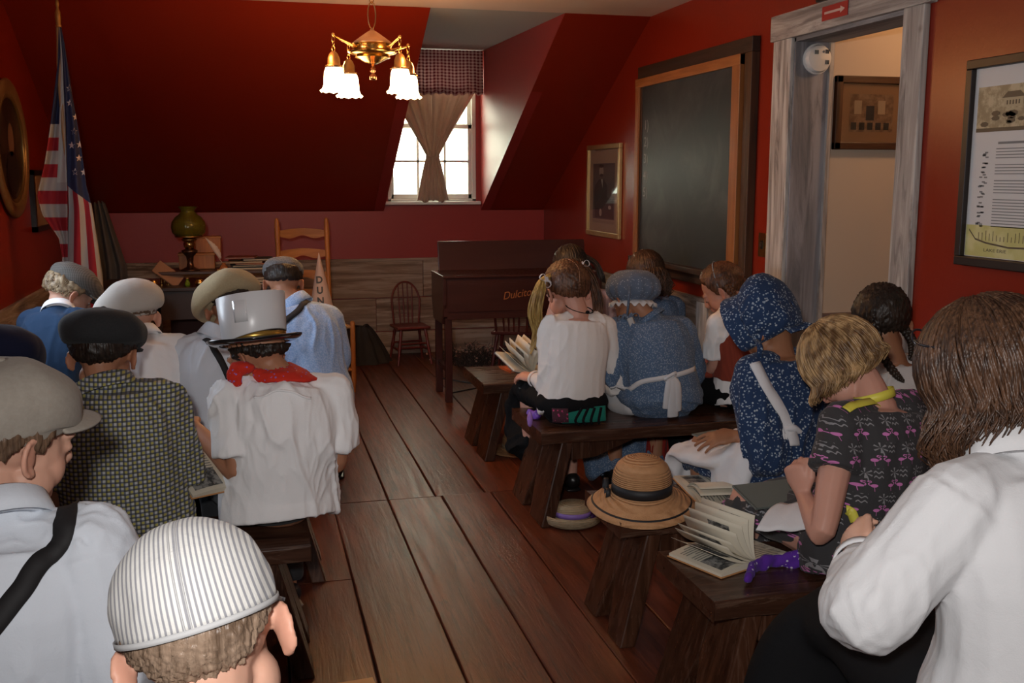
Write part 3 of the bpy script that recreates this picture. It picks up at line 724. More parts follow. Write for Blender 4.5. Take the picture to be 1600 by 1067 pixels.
# ------------------------------------------------------------ teacher's desk and what stands on it
HONEY = wood('honey_oak', (.34, .115, .022), (.52, .20, .045), 0, 1, .5, bs=.15); HONEYZ = wood('honey_oak_z', (.36, .115, .022), (.54, .20, .045), 2, 1.4, .46, bs=.1)
dk = thing('teachers_desk', 'dark wooden table desk with a raised shelf rail, against the back wall', 'desk', (-.36, 7.5, 0))
DK = M('desk_stain', lambda c: c.mix(c.noise(6, None, 4), (.028, .018, .016), (.055, .035, .030)), .35)
dx0, dx1, dy0, dy1, dz = -1.02, .13, 7.12, 7.85, .775
G().box((dx0, dy0, dz-.025), (dx1, dy1, dz)).build('desktop', DK, dk, smooth=False, bev=.004)
G().box((dx0+.04, dy0+.03, dz-.22), (dx1-.04, dy0+.055, dz-.025)).build('apron', DK, dk, smooth=False, bev=.003)
for x in (dx0+.04, dx1-.065): G().box((x, dy0+.05, dz-.22), (x+.025, dy1-.04, dz-.025)).build('apron_end', DK, dk, smooth=False)
for x in (dx0+.03, dx1-.095, dx0+.36):
    for y in ((dy0+.025, dy1-.09) if x != dx0+.36 else (dy0+.03,)):
        G().box((x, y, 0), (x+.055, y+.06, dz-.03)).build('leg', DK, dk, smooth=False, bev=.004)
G().box((dx0+.42, dy1-.06, .05), (dx1-.1, dy1-.04, dz-.06)).build('modesty_panel', M('oxblood_panel', (.06, .012, .01), .6), dk, smooth=False)
sx0, sx1 = -.64, .12
G().box((sx0, 7.30, .845), (sx1, 7.62, .866)).build('raised_shelf', DKWOODX, dk, smooth=False, bev=.003)
for x in (sx0+.03, sx0+.075, sx1-.05):
    for y in (7.33, 7.58): G().lathe([(0, 0), (.014, 0), (.014, .008), (.008, .012), (.008, .06), (.013, .066), (.013, .07), (0, .07)], (x, y, dz), 12).build('post', AB, dk, smooth=40)
# oil lamp with green glass shade
lp = W(298, 424, 7.36); LX, LY = lp.x, 7.36
ol = thing('oil_lamp', 'antique oil lamp with a round olive green glass shade, on the desk shelf', 'lamp', (LX, LY, .866))
GG = M('olive_green_glass', (.42, .40, .05), .06, trans=.85, ior=1.4, spec=.6)
k = 7.3/1600
G().lathe([(0, 0), (.062, 0), (.064, .008), (.05, .016), (.026, .028), (.020, .06), (.026, .10), (.050, .125), (.055, .14), (.03, .15), (0, .15)], (LX, LY, .866), 28).build('base', M('lamp_bronze', (.10, .05, .03), .25, metal=.8), ol)
G().lathe([(0, .145), (.024, .145), (.036, .165), (.040, .185), (.034, .20), (.05, .21), (.055, .215), (.03, .225), (0, .225)], (LX, LY, .866), 28).build('burner', AB, ol)
G().lathe([(0, .225), (.022, .225), (.030, .26), (.022, .32), (.018, .42), (.016, .425), (0, .42)], (LX, LY, .866), 20).build('chimney', M('clear_glass', (1, 1, .96), .03, trans=1, ior=1.4), ol)
prof = [(.058, .228), (.085, .238), (.108, .262), (.115, .300), (.108, .335), (.086, .365), (.060, .385), (.046, .40), (.044, .415), (.058, .432), (.062, .438)]
P = [[(LX+r*math.cos(2*PI*j/36)*(1+(.05*math.cos(12*2*PI*j/36) if i > 8 else 0)), LY+r*math.sin(2*PI*j/36)*(1+(.05*math.cos(12*2*PI*j/36) if i > 8 else 0)), .866+z) for j in range(36)] for i, (r, z) in enumerate(prof)]
G().grid(P, False, True).build('glass_shade', GG, ol, solid=.003)
G().lathe([(.085, .232), (.092, .232), (.092, .240), (.085, .240)], (LX, LY, .866), 28).build('gallery_ring', AB, ol)
# wooden boxes behind the lamp
b1 = thing('wooden_box', 'low honey oak box behind the oil lamp, under the smaller box', 'box', (-.39, 7.56, .866))
G().box((-.50, 7.47, .868), (-.26, 7.615, .975)).build('body', HONEYZ, b1, smooth=False, bev=.003)
G().box((-.505, 7.465, .962), (-.255, 7.62, .978)).build('lid', HONEY, b1, smooth=False, bev=.003)
b2 = thing('wooden_box', 'upper honey oak box standing tall beside the lamp shade', 'box', (-.31, 7.55, .98))
G().box((-.385, 7.49, .980), (-.215, 7.60, 1.085)).build('body', HONEYZ, b2, smooth=False, bev=.003)
G().box((-.388, 7.487, 1.078), (-.212, 7.603, 1.092)).build('lid', HONEY, b2, smooth=False, bev=.003)
# inkwell with quill
qx = W(350, 422, 7.36).x
iw = thing('inkwell', 'small brass and glass inkwell on the desk shelf holding a white quill', 'inkwell', (qx, 7.36, .866))
G().lathe([(0, 0), (.03, 0), (.033, .01), (.024, .03), (.012, .04), (.014, .05), (0, .05)], (qx, 7.36, .866), 16).build('bottle', M('amber_glass', (.35, .12, .04), .15, spec=.7), iw)
G().box((qx-.045, 7.32, .866), (qx+.055, 7.40, .874)).build('tray', AB, iw, smooth=False, bev=.002)
a = Vector((qx, 7.36, .90)); b = W(321, 372, 7.34)
ql = thing('quill_pen', 'white feather quill leaning out of the inkwell', 'quill', a)
G().tube([a, a.lerp(b, .5), b], [.0022, .0018, .001], 6, res=4).build('shaft', M('quill_shaft', (.55, .46, .36), .5), ql)
FE = M('feather', (.62, .50, .42), .8, lambda c: c.noise(200), .3, .001)
d = (b-a).normalized(); s = Vector((d.z, 0, -d.x)).normalized(); P = []
for i in range(22):
    t = .22+.80*i/21; wv = .022*math.sin(PI*min(1, (t-.2)/.82)**.75)*(1+.12*math.sin(i*2.1)); p = a.lerp(b, t)+Vector((0, 0, 0))+s*.012*math.sin(t*3)
    P.append([tuple(p+s*wv*1.0+Vector((0, .004, 0))), tuple(p), tuple(p-s*wv*.75+Vector((0, .004, 0)))])
G().grid(P).build('vane', FE, ql, solid=.0012)
# tilted leaflet, brass knick-knacks and small bottle
COVER = {}
def paperm(name, c1): return M(name, lambda c: c.mix(c.noise(20, None, 3)*.5, c1, tuple(k*.8 for k in c1)), .75)
def closed_book(name, label, cat, c, d, rz, mat, group=None, tilt=None, pages=True):
    t = thing(name, label, cat, c, rz, group); lx, ly, lz = d; pm = paperm('page_edges', (.50, .42, .30))
    R_ = tilt or Matrix.Identity(3); base = Matrix.Translation(c) @ Matrix.Rotation(rz, 4, 'Z') @ R_.to_4x4()
    th = min(.004, lz*.25)
    for a, b, nm, mt in (((-lx/2, -ly/2, 0), (lx/2, ly/2, th), 'back_cover', mat), ((-lx/2, -ly/2, lz-th), (lx/2, ly/2, lz), 'front_cover', mat), ((-lx/2+.004, -ly/2+.004, th), (lx/2-.001, ly/2-.004, lz-th), 'page_block', pm), ((-lx/2-.002, -ly/2, 0), (-lx/2+.003, ly/2, lz), 'spine', mat)):
        G().box(a, b).xf(base).build(nm, mt, t, smooth=False)
    return t
q = W(262, 426, 7.33)
closed_book('pamphlet', 'tan pamphlet tilted over the left end of the desk shelf', 'booklet', (q.x, 7.33, .845), (.19, .10, .012), .0, paperm('tan_cover', (.36, .20, .13)), tilt=Matrix.Rotation(math.radians(38), 3, 'Y') @ Matrix.Rotation(math.radians(55), 3, 'X'))
for px, lab, mt, nm in ((240, 'small round brass pot at the left end of the desktop', BRASS, 'brass_pot'), (312, 'small brass pot under the desk shelf beside a green bottle', BRASS, 'brass_pot'), (325, 'small copper bowl under the desk shelf', M('copper', (.5, .16, .07), .25, metal=1), 'copper_bowl')):
    q = W(px, 442, 7.22); o = thing(nm, lab, 'pot', (q.x, 7.22, dz))
    G().lathe([(0, 0), (.022, 0), (.032, .014), (.030, .030), (.022, .036), (.025, .042), (.021, .042), (.018, .034), (0, .03)], (q.x, 7.22, dz), 18).build('bowl', mt, o); G().lathe([(.018, .040), (.026, .041), (.026, .045), (.018, .046)], (q.x, 7.22, dz), 18).build('rim', mt, o)
q = W(293, 442, 7.20); o = thing('glass_bottle', 'tiny green glass bottle under the desk shelf', 'bottle', (q.x, 7.2, dz))
G().lathe([(0, 0), (.016, 0), (.017, .025), (.009, .036), (.009, .05), (0, .05)], (q.x, 7.2, dz), 16).build('body', M('green_glass', (.35, .5, .03), .05, trans=.7, ior=1.4), o)
G().lathe([(0, .048), (.011, .048), (.011, .058), (0, .058)], (q.x, 7.2, dz), 12).build('stopper', BRASS, o)
# heap of papers and books at the right of the desk shelf
cols = [((.020, .022, .024), 'black'), ((.09, .10, .09), 'grey green'), ((.36, .09, .03), 'orange'), ((.40, .24, .13), 'tan'), ((.055, .05, .045), 'charcoal'), ((.22, .05, .03), 'brick red')]
zz = .866
for i, (c_, nm) in enumerate(cols):
    h = (.02, .012, .01, .012, .016, .008)[i]; where = ['at the bottom of', 'second from the bottom of', 'third from the bottom of', 'fourth from the bottom of', 'second from the top of', 'on top of'][i]
    t = closed_book('book', f'thin {nm} book {where} the pile on the desk shelf', 'book', (-.015+.012*i*(-1)**i, 7.42, zz), (.25-.01*i, .20, h), .12*math.sin(i*2.2)+(.0), paperm('cover_'+nm.replace(' ', '_'), c_), 'books piled on the desk shelf')
    zz += h+.002
for i in range(3):
    closed_book('book', ['wide flat book lowest of three lying on the right end of the desktop', 'pale book in the middle of three lying on the right end of the desktop', 'brown book uppermost of three lying on the right end of the desktop'][i], 'book', (.0, 7.24, dz+.019*i), (.22, .12, .017), .05*i, paperm(('cov_a', 'cov_b', 'cov_c')[i], ((.10, .07, .06), (.42, .34, .24), (.14, .08, .05))[i]), 'books lying on the desktop')
# ------------------------------------------------------------ chairs
def turned(a, b, r, bumps=(), seg=10, n=14):
    """turned spindle from a to b with soft swellings"""
    a, b = Vector(a), Vector(b); pts = []; rad = []
    for i in range(n+1):
        t = i/n; k = 1
        for c_, w_, h_ in bumps: k += h_*math.exp(-((t-c_)/w_)**2)
        pts.append(a.lerp(b, t)); rad.append(r*k)
    return G().tube(pts, rad, seg)
# ladder-back chair
c0 = Vector((.43, 7.45, 0)); 
lc = thing('ladder_back_chair', 'tall honey-coloured ladder-back chair with a woven seat, beside the desk', 'chair', (.46, 7.45, 0))
BL, BRt = Vector((.185, 7.48, 0)), Vector((.535, 7.50, 0)); FL, FRt = Vector((.33, 7.19, 0)), Vector((.685, 7.18, 0))
FL = Vector((.24, 7.12, 0)); FRt = Vector((.66, 7.17, 0))
for p in (BL, BRt): turned(p, p+Vector((-.01, .05, 1.20)), .017, ((.98, .02, -.4), (.93, .02, .2))).build('back_post', HONEYZ, lc)
for p in (FL, FRt): turned(p, p+Vector((0, 0, .49)), .018, ((.03, .05, -.35), (.96, .02, .15))).build('front_leg', HONEYZ, lc)
for k, z in enumerate((1.10, .955, .80, .66)):
    P = []; up_ = .028; n = 17
    for i in range(n):
        t = i/(n-1); p = BL.lerp(BRt, t)+Vector((-.01*z/1.2, .05*z/1.2, 0))+Vector((0, .018*math.sin(PI*t), 0))
        arch = .018*math.sin(PI*t); scl = .010*math.cos(4*PI*t)
        P.append([tuple(p+Vector((0, -.006, z-up_+scl+arch*.4))), tuple(p+Vector((0, -.006, z+up_*.8+arch))), tuple(p+Vector((0, .006, z+up_*.8+arch))), tuple(p+Vector((0, .006, z-up_+scl+arch*.4)))])
    G().grid(P, False, True).build('slat', HONEY, lc, smooth=30)
for a, b in ((BL, BRt), (FL, FRt), (BL, FL), (BRt, FRt)):
    for z in ((.16, .30) if a is not BL or b is not BRt else (.2,)): turned(a+Vector((0, 0, z)), b+Vector((0, 0, z)), .011, ((.5, .25, .25),)).build('stretcher', HONEY, lc)
RUSH = M('rush_seat', lambda c: c.mix(c.noise(50, None, 3), (.36, .20, .09), (.50, .32, .16)), .8, lambda c: (c.xyz()[0]*260.).sin()+c.noise(90), .5, .003)
sg = G()
ctr = (BL+BRt+FL+FRt)/4+Vector((0, 0, .455)); cs = [p+Vector((0, 0, .465)) for p in (BL, BRt, FRt, FL)]
for i in range(4):
    for j in range(11):
        a, b = cs[i].lerp(ctr, j/11), cs[(i+1) % 4].lerp(ctr, j/11); sg.tube([a, b], [.010-.0003*j]*2, 8)
sg.build('woven_seat', RUSH, lc)
# dunce cap on its seat
dc = thing('dunce_cap', 'tall white paper cone hat lettered down its front, on the ladder-back chair seat', 'hat', (.47, 7.28, .475))
CP = M('cone_card', (.60, .44, .37), .8); ap = W(498, 395, 7.26); cb = Vector((.46, 7.27, .478))
g = G(); P = []
for i in range(14):
    t = i/13; r = .105*(1-t)+.001; c_ = cb.lerp(ap, t); P.append([(c_.x+r*math.cos(2*PI*j/28), c_.y+r*math.sin(2*PI*j/28), c_.z) for j in range(28)])
g.grid(P, False, True).build('cone', CP, dc, solid=.002)
for k, chh in enumerate('DUNCE'):
    z = .775-.072*k; t = (z-cb.z)/(ap.z-cb.z); c_ = cb.lerp(ap, t); r = .105*(1-t)
    text(dc, 'letter', chh, (c_.x-.010, c_.y-r-.006, z-.0), Matrix.Rotation(PI/2-.2, 3, 'X'), .066, BLACK, .0008, align='CENTER', sx=.95, bold=.0022)
# small red bow-back chairs
REDW = M('red_stained_wood', lambda c: c.mix(c.noise(9, None, 4), (.11, .016, .012), (.18, .028, .02)), .35)
def bow_chair(label, loc, rz, s):
    t = thing('bow_back_chair', label, 'chair', loc, rz, 'small red bow-back chairs')
    B = Matrix.Translation(loc) @ Matrix.Rotation(rz, 4, 'Z') @ Matrix.Scale(s, 4)
    w_, h_ = .125, .31
    def bd(g, nm, m=REDW, **k): g.xf(B).build(nm, m, t, **k)
    bd(G().box((-.14, -.13, h_-.022), (.14, .13, h_)).xf(Matrix.Identity(4)), 'seat', smooth=False, bev=.009)
    pts = [(-.105, .11, h_)]+[(-.118*math.cos(a)*(1 if a < PI/2 else 1), .12+.03*math.sin(a), h_+.17+.17*math.sin(a)) for a in np.linspace(0, PI, 13)]+[(.105, .11, h_)]
    bd(G().tube(pts, .0085, 8, res=3), 'bow')
    for x in (-.06, -.02, .02, .06):
        zt_ = h_+.17+.17*math.sin(math.acos(min(1, abs(x)/.118))); bd(turned((x*.85, .108, h_), (x, .145, zt_), .005, ((.2, .05, .7), (.45, .06, .5), (.33, .03, .5))), 'spindle')
    for x in (-1, 1):
        for y in (-1, 1): bd(turned((x*.10, y*.09, h_-.02), (x*.14, y*.135, 0), .011, ((.15, .07, .3), (.5, .1, .25), (.85, .1, -.2))), 'leg')
        bd(turned((x*.122, -.115, .12), (x*.122, .115, .12), .007, ((.5, .2, .4),)), 'stretcher')
    bd(turned((-.122, 0, .12), (.122, 0, .12), .007, ((.5, .2, .4),)), 'stretcher'); bd(turned((-.118, .103, .16), (.118, .103, .16), .007, ()), 'stretcher'); bd(turned((-.118, -.103, .17), (.118, -.103, .17), .007, ()), 'stretcher')
    return t
bow_chair('small red bow-back chair standing alone left of the piano', (1.225, 8.24, 0), PI*.04, 1.0)
bow_chair('small red bow-back chair behind the piano, seen between its legs', (1.93, 7.55, 0), PI*.86, 1.12)
# dark bundle left of the red chair, dried bundle under the piano
BARK = M('dark_ribbed_cloth', lambda c: c.mix(c.noise(8, None, 4), (.012, .010, .009), (.04, .03, .024)), .9, lambda c: c.noise(30), .6, .006)
P = []
for i in range(20):
    t = i/19; z = .30*(1-t)
    P.append([(.83+(.07+.17*t**.8)*math.cos(a)*(1+.09*math.cos(a*11))+.10*t*0, 8.35+(.06+.12*t)*math.sin(a)*(1+.09*math.cos(a*11)), z+.012*math.sin(a*3)*(1-t)) for a in np.linspace(0, 2*PI, 67)[:-1]])
g = G().grid(P, False, True); g.f.append(tuple(range(66))); g.f.append(tuple(range(g.n-66, g.n))[::-1])
o = g.build('cloth_sack', BARK, None); recenter(o, (.83, 8.35, 0)); tag(o, 'dark ribbed sack slumped on the floor between the two kinds of chair', 'sack')
tw = thing('twig_bundle', 'tangled bundle of dried twigs and pale seed heads on the floor beneath the piano', 'dried plants', (1.72, 7.9, 0))
TWG = M('dark_twigs', (.05, .032, .024), .8); TWP = M('pale_seedheads', (.36, .20, .14), .9)
g1, g2 = G(), G()
for i in range(150):
    a = RNG.uniform(0, 2*PI); r = RNG.uniform(.02, .26); p = Vector((1.72+r*1.1*math.cos(a), 7.95+r*.5*math.sin(a), .01)); q = p+Vector((RNG.uniform(-.14, .14), RNG.uniform(-.05, .05), RNG.uniform(.04, .19)))
    g1.tube([p, p.lerp(q, .5)+Vector((RNG.uniform(-.03, .03), 0, .02)), q], [.003, .0025, .0015], 5)
    if i % 2: g2.ell(q, (RNG.uniform(.006, .013), .007, RNG.uniform(.005, .010)), None, 6, 4)
tag(g1.build('twigs', TWG, tw), kind='stuff'); tag(g2.build('seed_heads', TWP, tw), kind='stuff')
# ------------------------------------------------------------ small keyboard instrument
MAH = M('dark_mahogany', lambda c: c.mix(c.noise(1, c.vec(c.xyz()[0]*2., c.xyz()[1]*14., c.xyz()[2]*14.), 4), (.030, .010, .009), (.062, .020, .016)), .24, spec=.6)
pi_ = thing('piano', 'small dark mahogany keyboard instrument on slender square legs with its lid raised', 'piano', (1.75, 6.87, 0))
px0, px1, py0, py1, pz0, pz1 = 1.215, 2.30, 6.64, 7.07, .565, .845
G().prism([(py0, pz0+.02), (py0+.03, pz0), (py1-.03, pz0), (py1, pz0+.02), (py1, pz1), (py0, pz1)], 0, px0, px1).build('case', MAH, pi_, smooth=False, bev=.004)
for x in (px0-.006, px1-.01): G().prism([(py0-.012, pz0+.10), (py0-.012, pz1), (py1+.01, pz1), (py1+.01, pz0+.10), (py1-.05, pz0-.035), (py0+.05, pz0-.035)], 0, x, x+.022).build('cheek', MAH, pi_, smooth=False, bev=.004)
G().box((px0-.01, py0-.018, pz1-.004), (px1+.012, py1+.012, pz1+.014)).build('top_moulding', MAH, pi_, smooth=False, bev=.005)
G().box((px0+.03, py0-.006, pz0+.05), (px1-.03, py0, pz1-.04)).build('front_panel', MAH, pi_, smooth=False, bev=.002)
G().box((px0+.02, py0-.01, pz0), (px1-.02, py0, pz0+.03)).build('bottom_rail', MAH, pi_, smooth=False, bev=.003)
G().prism([(py1-.03, pz1+.012), (py1-.008, pz1+.012), (py1+.035, pz1+.21), (py1+.013, pz1+.215)], 0, px0+.04, px1+.03).build('lid', MAH, pi_, smooth=False, bev=.004)
for x in (px0+.01, px1-.06):
    for y in (py0+.01, py1-.06): G().box((x, y, 0), (x+.046, y+.046, pz0+.01)).build('leg', MAH, pi_, smooth=False, bev=.004)
    G().box((x+.01, py0+.05, .20), (x+.034, py1-.05, .235)).build('stretcher', MAH, pi_, smooth=False, bev=.003)
G().tube([(px0+.03, py1-.04, .10), (px0+.33, py1-.14, .05), (px0+.36, py1-.16, .05)], .006, 6).build('pedal_rod', BLACK, pi_)
G().tube([(px0+.36, py1-.16, .05), (px0+.05, py0+.1, .045)], .006, 6).build('pedal_rod', BLACK, pi_)
text(pi_, 'gilt_lettering', 'Dulcitone', (1.615, py0-.0075, .690), Matrix.Rotation(PI/2, 3, 'X') @ Matrix.Rotation(.13, 3, 'Z'), .072, M('gilt_letters', (.40, .13, .035), .4, metal=.3), .0003, shear=.35, sx=.92)
# ------------------------------------------------------------ benches
BW = wood('bench_pine_x', (.028, .011, .006), (.075, .031, .018), 0, .9, .30, (.10, .055, .036), .2)
BWZ = wood('bench_pine_z', (.028, .010, .005), (.080, .031, .016), 2, .9, .30, (.10, .048, .030), .22)
def bench(label, x0, x1, y0, y1, ztop=.42, flip=False, group='low dark plank benches'):
    t = thing('bench', label, 'bench', ((x0+x1)/2, (y0+y1)/2, 0), 0, group)
    P = []                                                     # plank with slightly waney edges
    for i in range(13):
        x = lerp(x0, x1, i/12); w1 = .004*math.sin(i*1.7); w2 = .004*math.cos(i*2.3); h = ztop+.001*math.sin(i)
        P.append([(x, y0+w1, ztop-.052), (x, y0+w1-.002, h-.004), (x, y0+w1+.004, h), (x, y1+w2-.004, h), (x, y1+w2, h-.004), (x, y1+w2, ztop-.052)])
    q = G().grid(P, False, True); q.f += [(0, 1, 2, 3, 4, 5), (72+5, 72+4, 72+3, 72+2, 72+1, 72)]
    q.build('seat', BW, t, smooth=False, bev=.003)
    ym = (y0+y1)/2; hw = (y1-y0)/2
    for k, xe in enumerate((x0, x1)):
        sg = 1 if k == 0 else -1; xt = xe+sg*.10; xb = xe-sg*.00
        for sy in (-1, 1):                                     # two slabs leaning apart below a narrow notch
            v = []
            for (yy, z) in ((ym+sy*.001, ztop-.05), (ym+sy*(hw-.02), ztop-.05), (ym+sy*(hw+.012), 0), (ym+sy*.062, 0), (ym+sy*.001, .19)):
                xx = lerp(xb, xt, z/(ztop-.05)); v += [(xx, yy, z), (xx+sg*.055, yy, z)]
            f = [(0, 2, 4, 6, 8), (1, 9, 7, 5, 3), (0, 1, 3, 2), (2, 3, 5, 4), (4, 5, 7, 6), (6, 7, 9, 8), (8, 9, 1, 0)]
            G().add(v, f).build('leg', BWZ, t, smooth=False, bev=.006)
    for yy in (y0+.035, y1-.06):
        for a, c_ in ((x0+.15, .32), (x1-.15, -.32)):
            pl = [(a, ztop-.05), (a+c_, ztop-.05), (a+c_*.8, ztop-.075), (a+c_*.35, ztop-.13), (a, ztop-.14)]
            G().prism(pl if c_ > 0 else pl[::-1], 1, yy, yy+.025).build('bracket', BWZ, t, smooth=False, bev=.003)
    return t
bench('nearest right-hand bench, with the open picture book and purple bandana on its end', 1.115, 2.45, 2.29, 2.67)
bench('second right-hand bench, its end hidden beneath the wide straw sun hat', 1.095, 2.45, 2.93, 3.28)
bench('third right-hand bench, where the ponytail girl in white sits', 1.165, 2.45, 4.10, 4.60)
bench('farthest right-hand bench, with an orange booklet lying on its end', 1.155, 2.45, 5.18, 5.70)
bench('left-hand bench where the boy in the white top hat sits', -1.2, .135, 2.97, 3.32)
bench('left-hand bench under the boys in the white and tan caps', -1.2, .22, 3.72, 4.02)
bench('farthest left-hand bench, under the boy in the blue shirt', -1.2, .32, 4.62, 4.92)
bench('nearest left-hand bench, under the boy in the beige flat cap', -1.15, .24, 1.64, 2.0, .42)
bench('bench at the very front left, under the boy in the striped cap', -1.0, .55, .88, 1.18, .42)
bench('bench at the front right, under the woman in the white shirt', 1.12, 2.45, 1.22, 1.58, .44)
# ------------------------------------------------------------ people: materials
def skinm(name, c, red=(.55, .16, .11)):
    def col(k):
        a = k.attr('tint'); n = k.noise(9, None, 3)
        base = k.mix(n.ss(.35, .65)*.25, c, (c[0]*.86, c[1]*.76, c[2]*.72))
        return k.mix(V(k.nt, a.outputs['Fac']), base, (c[0]*.72+red[0]*.22, c[1]*.55+red[1]*.2, c[2]*.5+red[2]*.2))
    return M(name, col, .5, lambda k: k.noise(260, None, 2), .08, .001, spec=.35, sss=.12)
SK1 = skinm('fair_skin', (.56, .32, .23)); SK2 = skinm('tan_skin', (.40, .185, .105)); SK3 = skinm('brown_skin', (.28, .125, .065)); SK4 = skinm('pink_skin', (.52, .27, .20))
def hairm(name, c1, c2, k=(150, 150, 12), rough=.42):
    def gv(c):
        x = c.xyz(); return c.vec(x[0]*k[0], x[1]*k[1], x[2]*k[2])
    return M(name, lambda c: c.mix((c.noise(1, gv(c), 3)*.6+c.noise(14)*.4).ss(.36, .64), c1, c2), rough, lambda c: c.noise(1.3, gv(c), 2), .7, .004, spec=.4)
HBR = hairm('brown_hair', (.060, .034, .020), (.15, .09, .055)); HDK = hairm('dark_hair', (.012, .008, .006), (.035, .022, .015))
HLT = hairm('light_brown_hair', (.11, .070, .045), (.26, .18, .125)); HGD = hairm('golden_brown_hair', (.13, .060, .022), (.34, .19, .075))
HAU = hairm('auburn_hair', (.040, .016, .008), (.135, .055, .026)); HCH = hairm('chestnut_hair', (.030, .015, .009), (.105, .050, .026)); HCU = hairm('curly_fair_hair', (.14, .09, .05), (.34, .25, .15), (60, 60, 60))
HPT = hairm('blond_ponytail', (.22, .12, .035), (.50, .34, .11))
WSH = cloth('white_shirt_cotton', lambda c: c.mix(c.noise(5, None, 3)*.4, (.84, .83, .83), (.74, .73, .74))); WSHW = cloth('white_blouse_cotton', lambda c: c.mix(c.noise(5, None, 3)*.4, (.64, .64, .65), (.56, .56, .58)))
WSH2 = cloth('offwhite_knit', lambda c: c.mix(c.noise(7, None, 3)*.5, (.74, .70, .67), (.62, .58, .56)), ws=700)
WSH3 = cloth('bluish_white_cotton', lambda c: c.mix(c.noise(5, None, 3)*.4, (.62, .66, .72), (.53, .57, .64)))
NAVY = cloth('navy_wool', (.020, .045, .095)); NAVYD = cloth('dark_navy_cotton', (.012, .014, .040)); BLUES = cloth('light_blue_chambray', lambda c: c.mix(c.noise(160, None, 2).ss(.35, .65), (.26, .39, .64), (.40, .52, .74)))
BLKC = cloth('black_cloth', (.006, .006, .007), sheen=0); CHAR = cloth('charcoal_cloth', (.030, .031, .034)); TROU = cloth('dark_trousers', (.020, .022, .026)); ELAST = M('black_elastic', (.010, .009, .010), .75)
PINKT = cloth('pale_pink_cotton', (.52, .36, .35)); RUST = cloth('rust_corduroy', lambda c: c.mix((c.xyz()[0]*900.).sin().ss(-1., 1.)*.3, (.24, .045, .026), (.15, .028, .018)))
def plaid(c):
    x = c.xyz()
    wv = c.noise(3.5, None, 2)*.02; u = (x[0]+wv)*84.; v = (x[2]+wv)*84.
    def band(t, a, b): f = t.fr(); return f.gt(a)*f.lt(b)
    base = c.mix(((u*.5).fr().lt(.5)*(v*.5).fr().lt(.5)+(u*.5).fr().gt(.5)*(v*.5).fr().gt(.5)), (.46, .47, .47), (.40, .36, .10))
    dk = (band(u, .0, .42)+band(v, .0, .42))
    o = c.mix(dk.mn(1.)*.78, base, (.035, .045, .085)); return c.mix(band(u, .0, .42)*band(v, .0, .42)*.6, o, (.006, .010, .03))
PLAID = cloth('plaid_cotton', plaid)
def ditsy(c):
    d = c.vor(150); d2 = c.vor(80); return c.mix(d.ss(.18, .36)*1., (.34, .38, .43), c.mix(d2.ss(.1, .35), (.20, .26, .36), (.085, .135, .225)))
DITSY = cloth('blue_ditsy_cotton', ditsy)
def floral(c):
    wv = c.vor(105); n = c.noise(40, None, 1); w2 = c.vor(52)
    f = (1.-wv.ss(.24, .38))*n.gt(.42); f2 = 1.-w2.ss(.15, .2)
    return c.mix(f2, c.mix(f, (.016, .034, .085), (.26, .31, .38)), (.32, .36, .40))
FLORAL = cloth('navy_floral_cotton', floral)
def flamingo(c):
    x = c.xyz(); X, Z = x[0]*15.+.2, x[2]*15.
    row = Z.fl(); u = (X+row*.5).fr()-.5; v = (Z.fr()-.5)/.66
    u = (u.abs()-.17)/.66
    def disc(cx_, cy_, rx, ry): return (((u-cx_)/rx).sq()+((v-cy_)/ry).sq()).lt(1.)
    def ring(cx_, cy_, r, t): return ((((u-cx_).sq()+(v-cy_).sq()).rt()-r).abs()).lt(t)
    fl_ = disc(.05, .02, .17, .10)+ring(-.13, .12, .07, .024)*u.lt(-.12)+ring(-.13, .25, .055, .024)*u.gt(-.14)*v.gt(.2)+disc(-.19, .28, .05, .03)+(u-.05).abs().lt(.012)*v.gt(-.32)*v.lt(.0)
    X2, Z2 = x[0]*15.+.7, x[2]*15.+.5; r2 = Z2.fl(); u2 = (X2+r2*.5).fr()-.5; v2 = Z2.fr()-.5
    a = v2.m('ARCTAN2', u2); rr = (u2.sq()+v2.sq()).rt()
    palm = ((a*3.).sin().abs().gt(.88))*rr.lt(.2)*rr.gt(.03)+((u2+.05*(v2*6.).sin()).abs().lt(.016))*v2.lt(0)*v2.gt(-.33)
    wave = ((v2*34.+(u2*40.).sin()*1.2).sin().gt(.62))*u2.gt(.22)*(v2.abs().lt(.2))
    o = c.mix((palm+wave).mn(1.)*.75, (.040, .038, .040), (.27, .26, .27)); return c.mix(fl_.mn(1.), o, (.50, .16, .38))
FLAM = cloth('flamingo_print_jersey', flamingo)
def bandana(base, dot): return lambda c: c.mix((1.-c.vor(75).ss(.2, .3))*c.noise(22, None, 1).gt(.45), base, dot)
REDB = cloth('red_bandana', bandana((.55, .030, .016), (.30, .14, .42))); PURB = cloth('purple_bandana', bandana((.085, .022, .26), (.5, .45, .6)))
STRC = cloth('ticking_stripe', lambda c: c.mix((c.xyz(c.uvv)[0]*1120.).sin().ss(-.1, .6), (.60, .59, .56), (.26, .26, .28)), ws=600)
CAPC = {k: cloth('cap_'+k, v) for k, v in dict(charcoal=lambda c: c.mix(c.noise(180), (.020, .021, .022), (.032, .032, .034)), beige=lambda c: c.mix(c.noise(120, None, 3), (.23, .20, .165), (.30, .27, .23)), white=(.47, .43, .385), tan=lambda c: c.mix(c.noise(200, None, 2), (.33, .26, .155), (.44, .36, .22)), tweed=lambda c: c.mix(c.noise(240, None, 2).ss(.35, .65), (.08, .08, .085), (.17, .165, .16)), herring=lambda c: c.mix(((c.xyz()[0]*900.).sin()+(c.xyz()[2]*900.).sin()).ss(-1, 1), (.065, .06, .055), (.12, .11, .10)), navy=(.010, .012, .035)).items()}
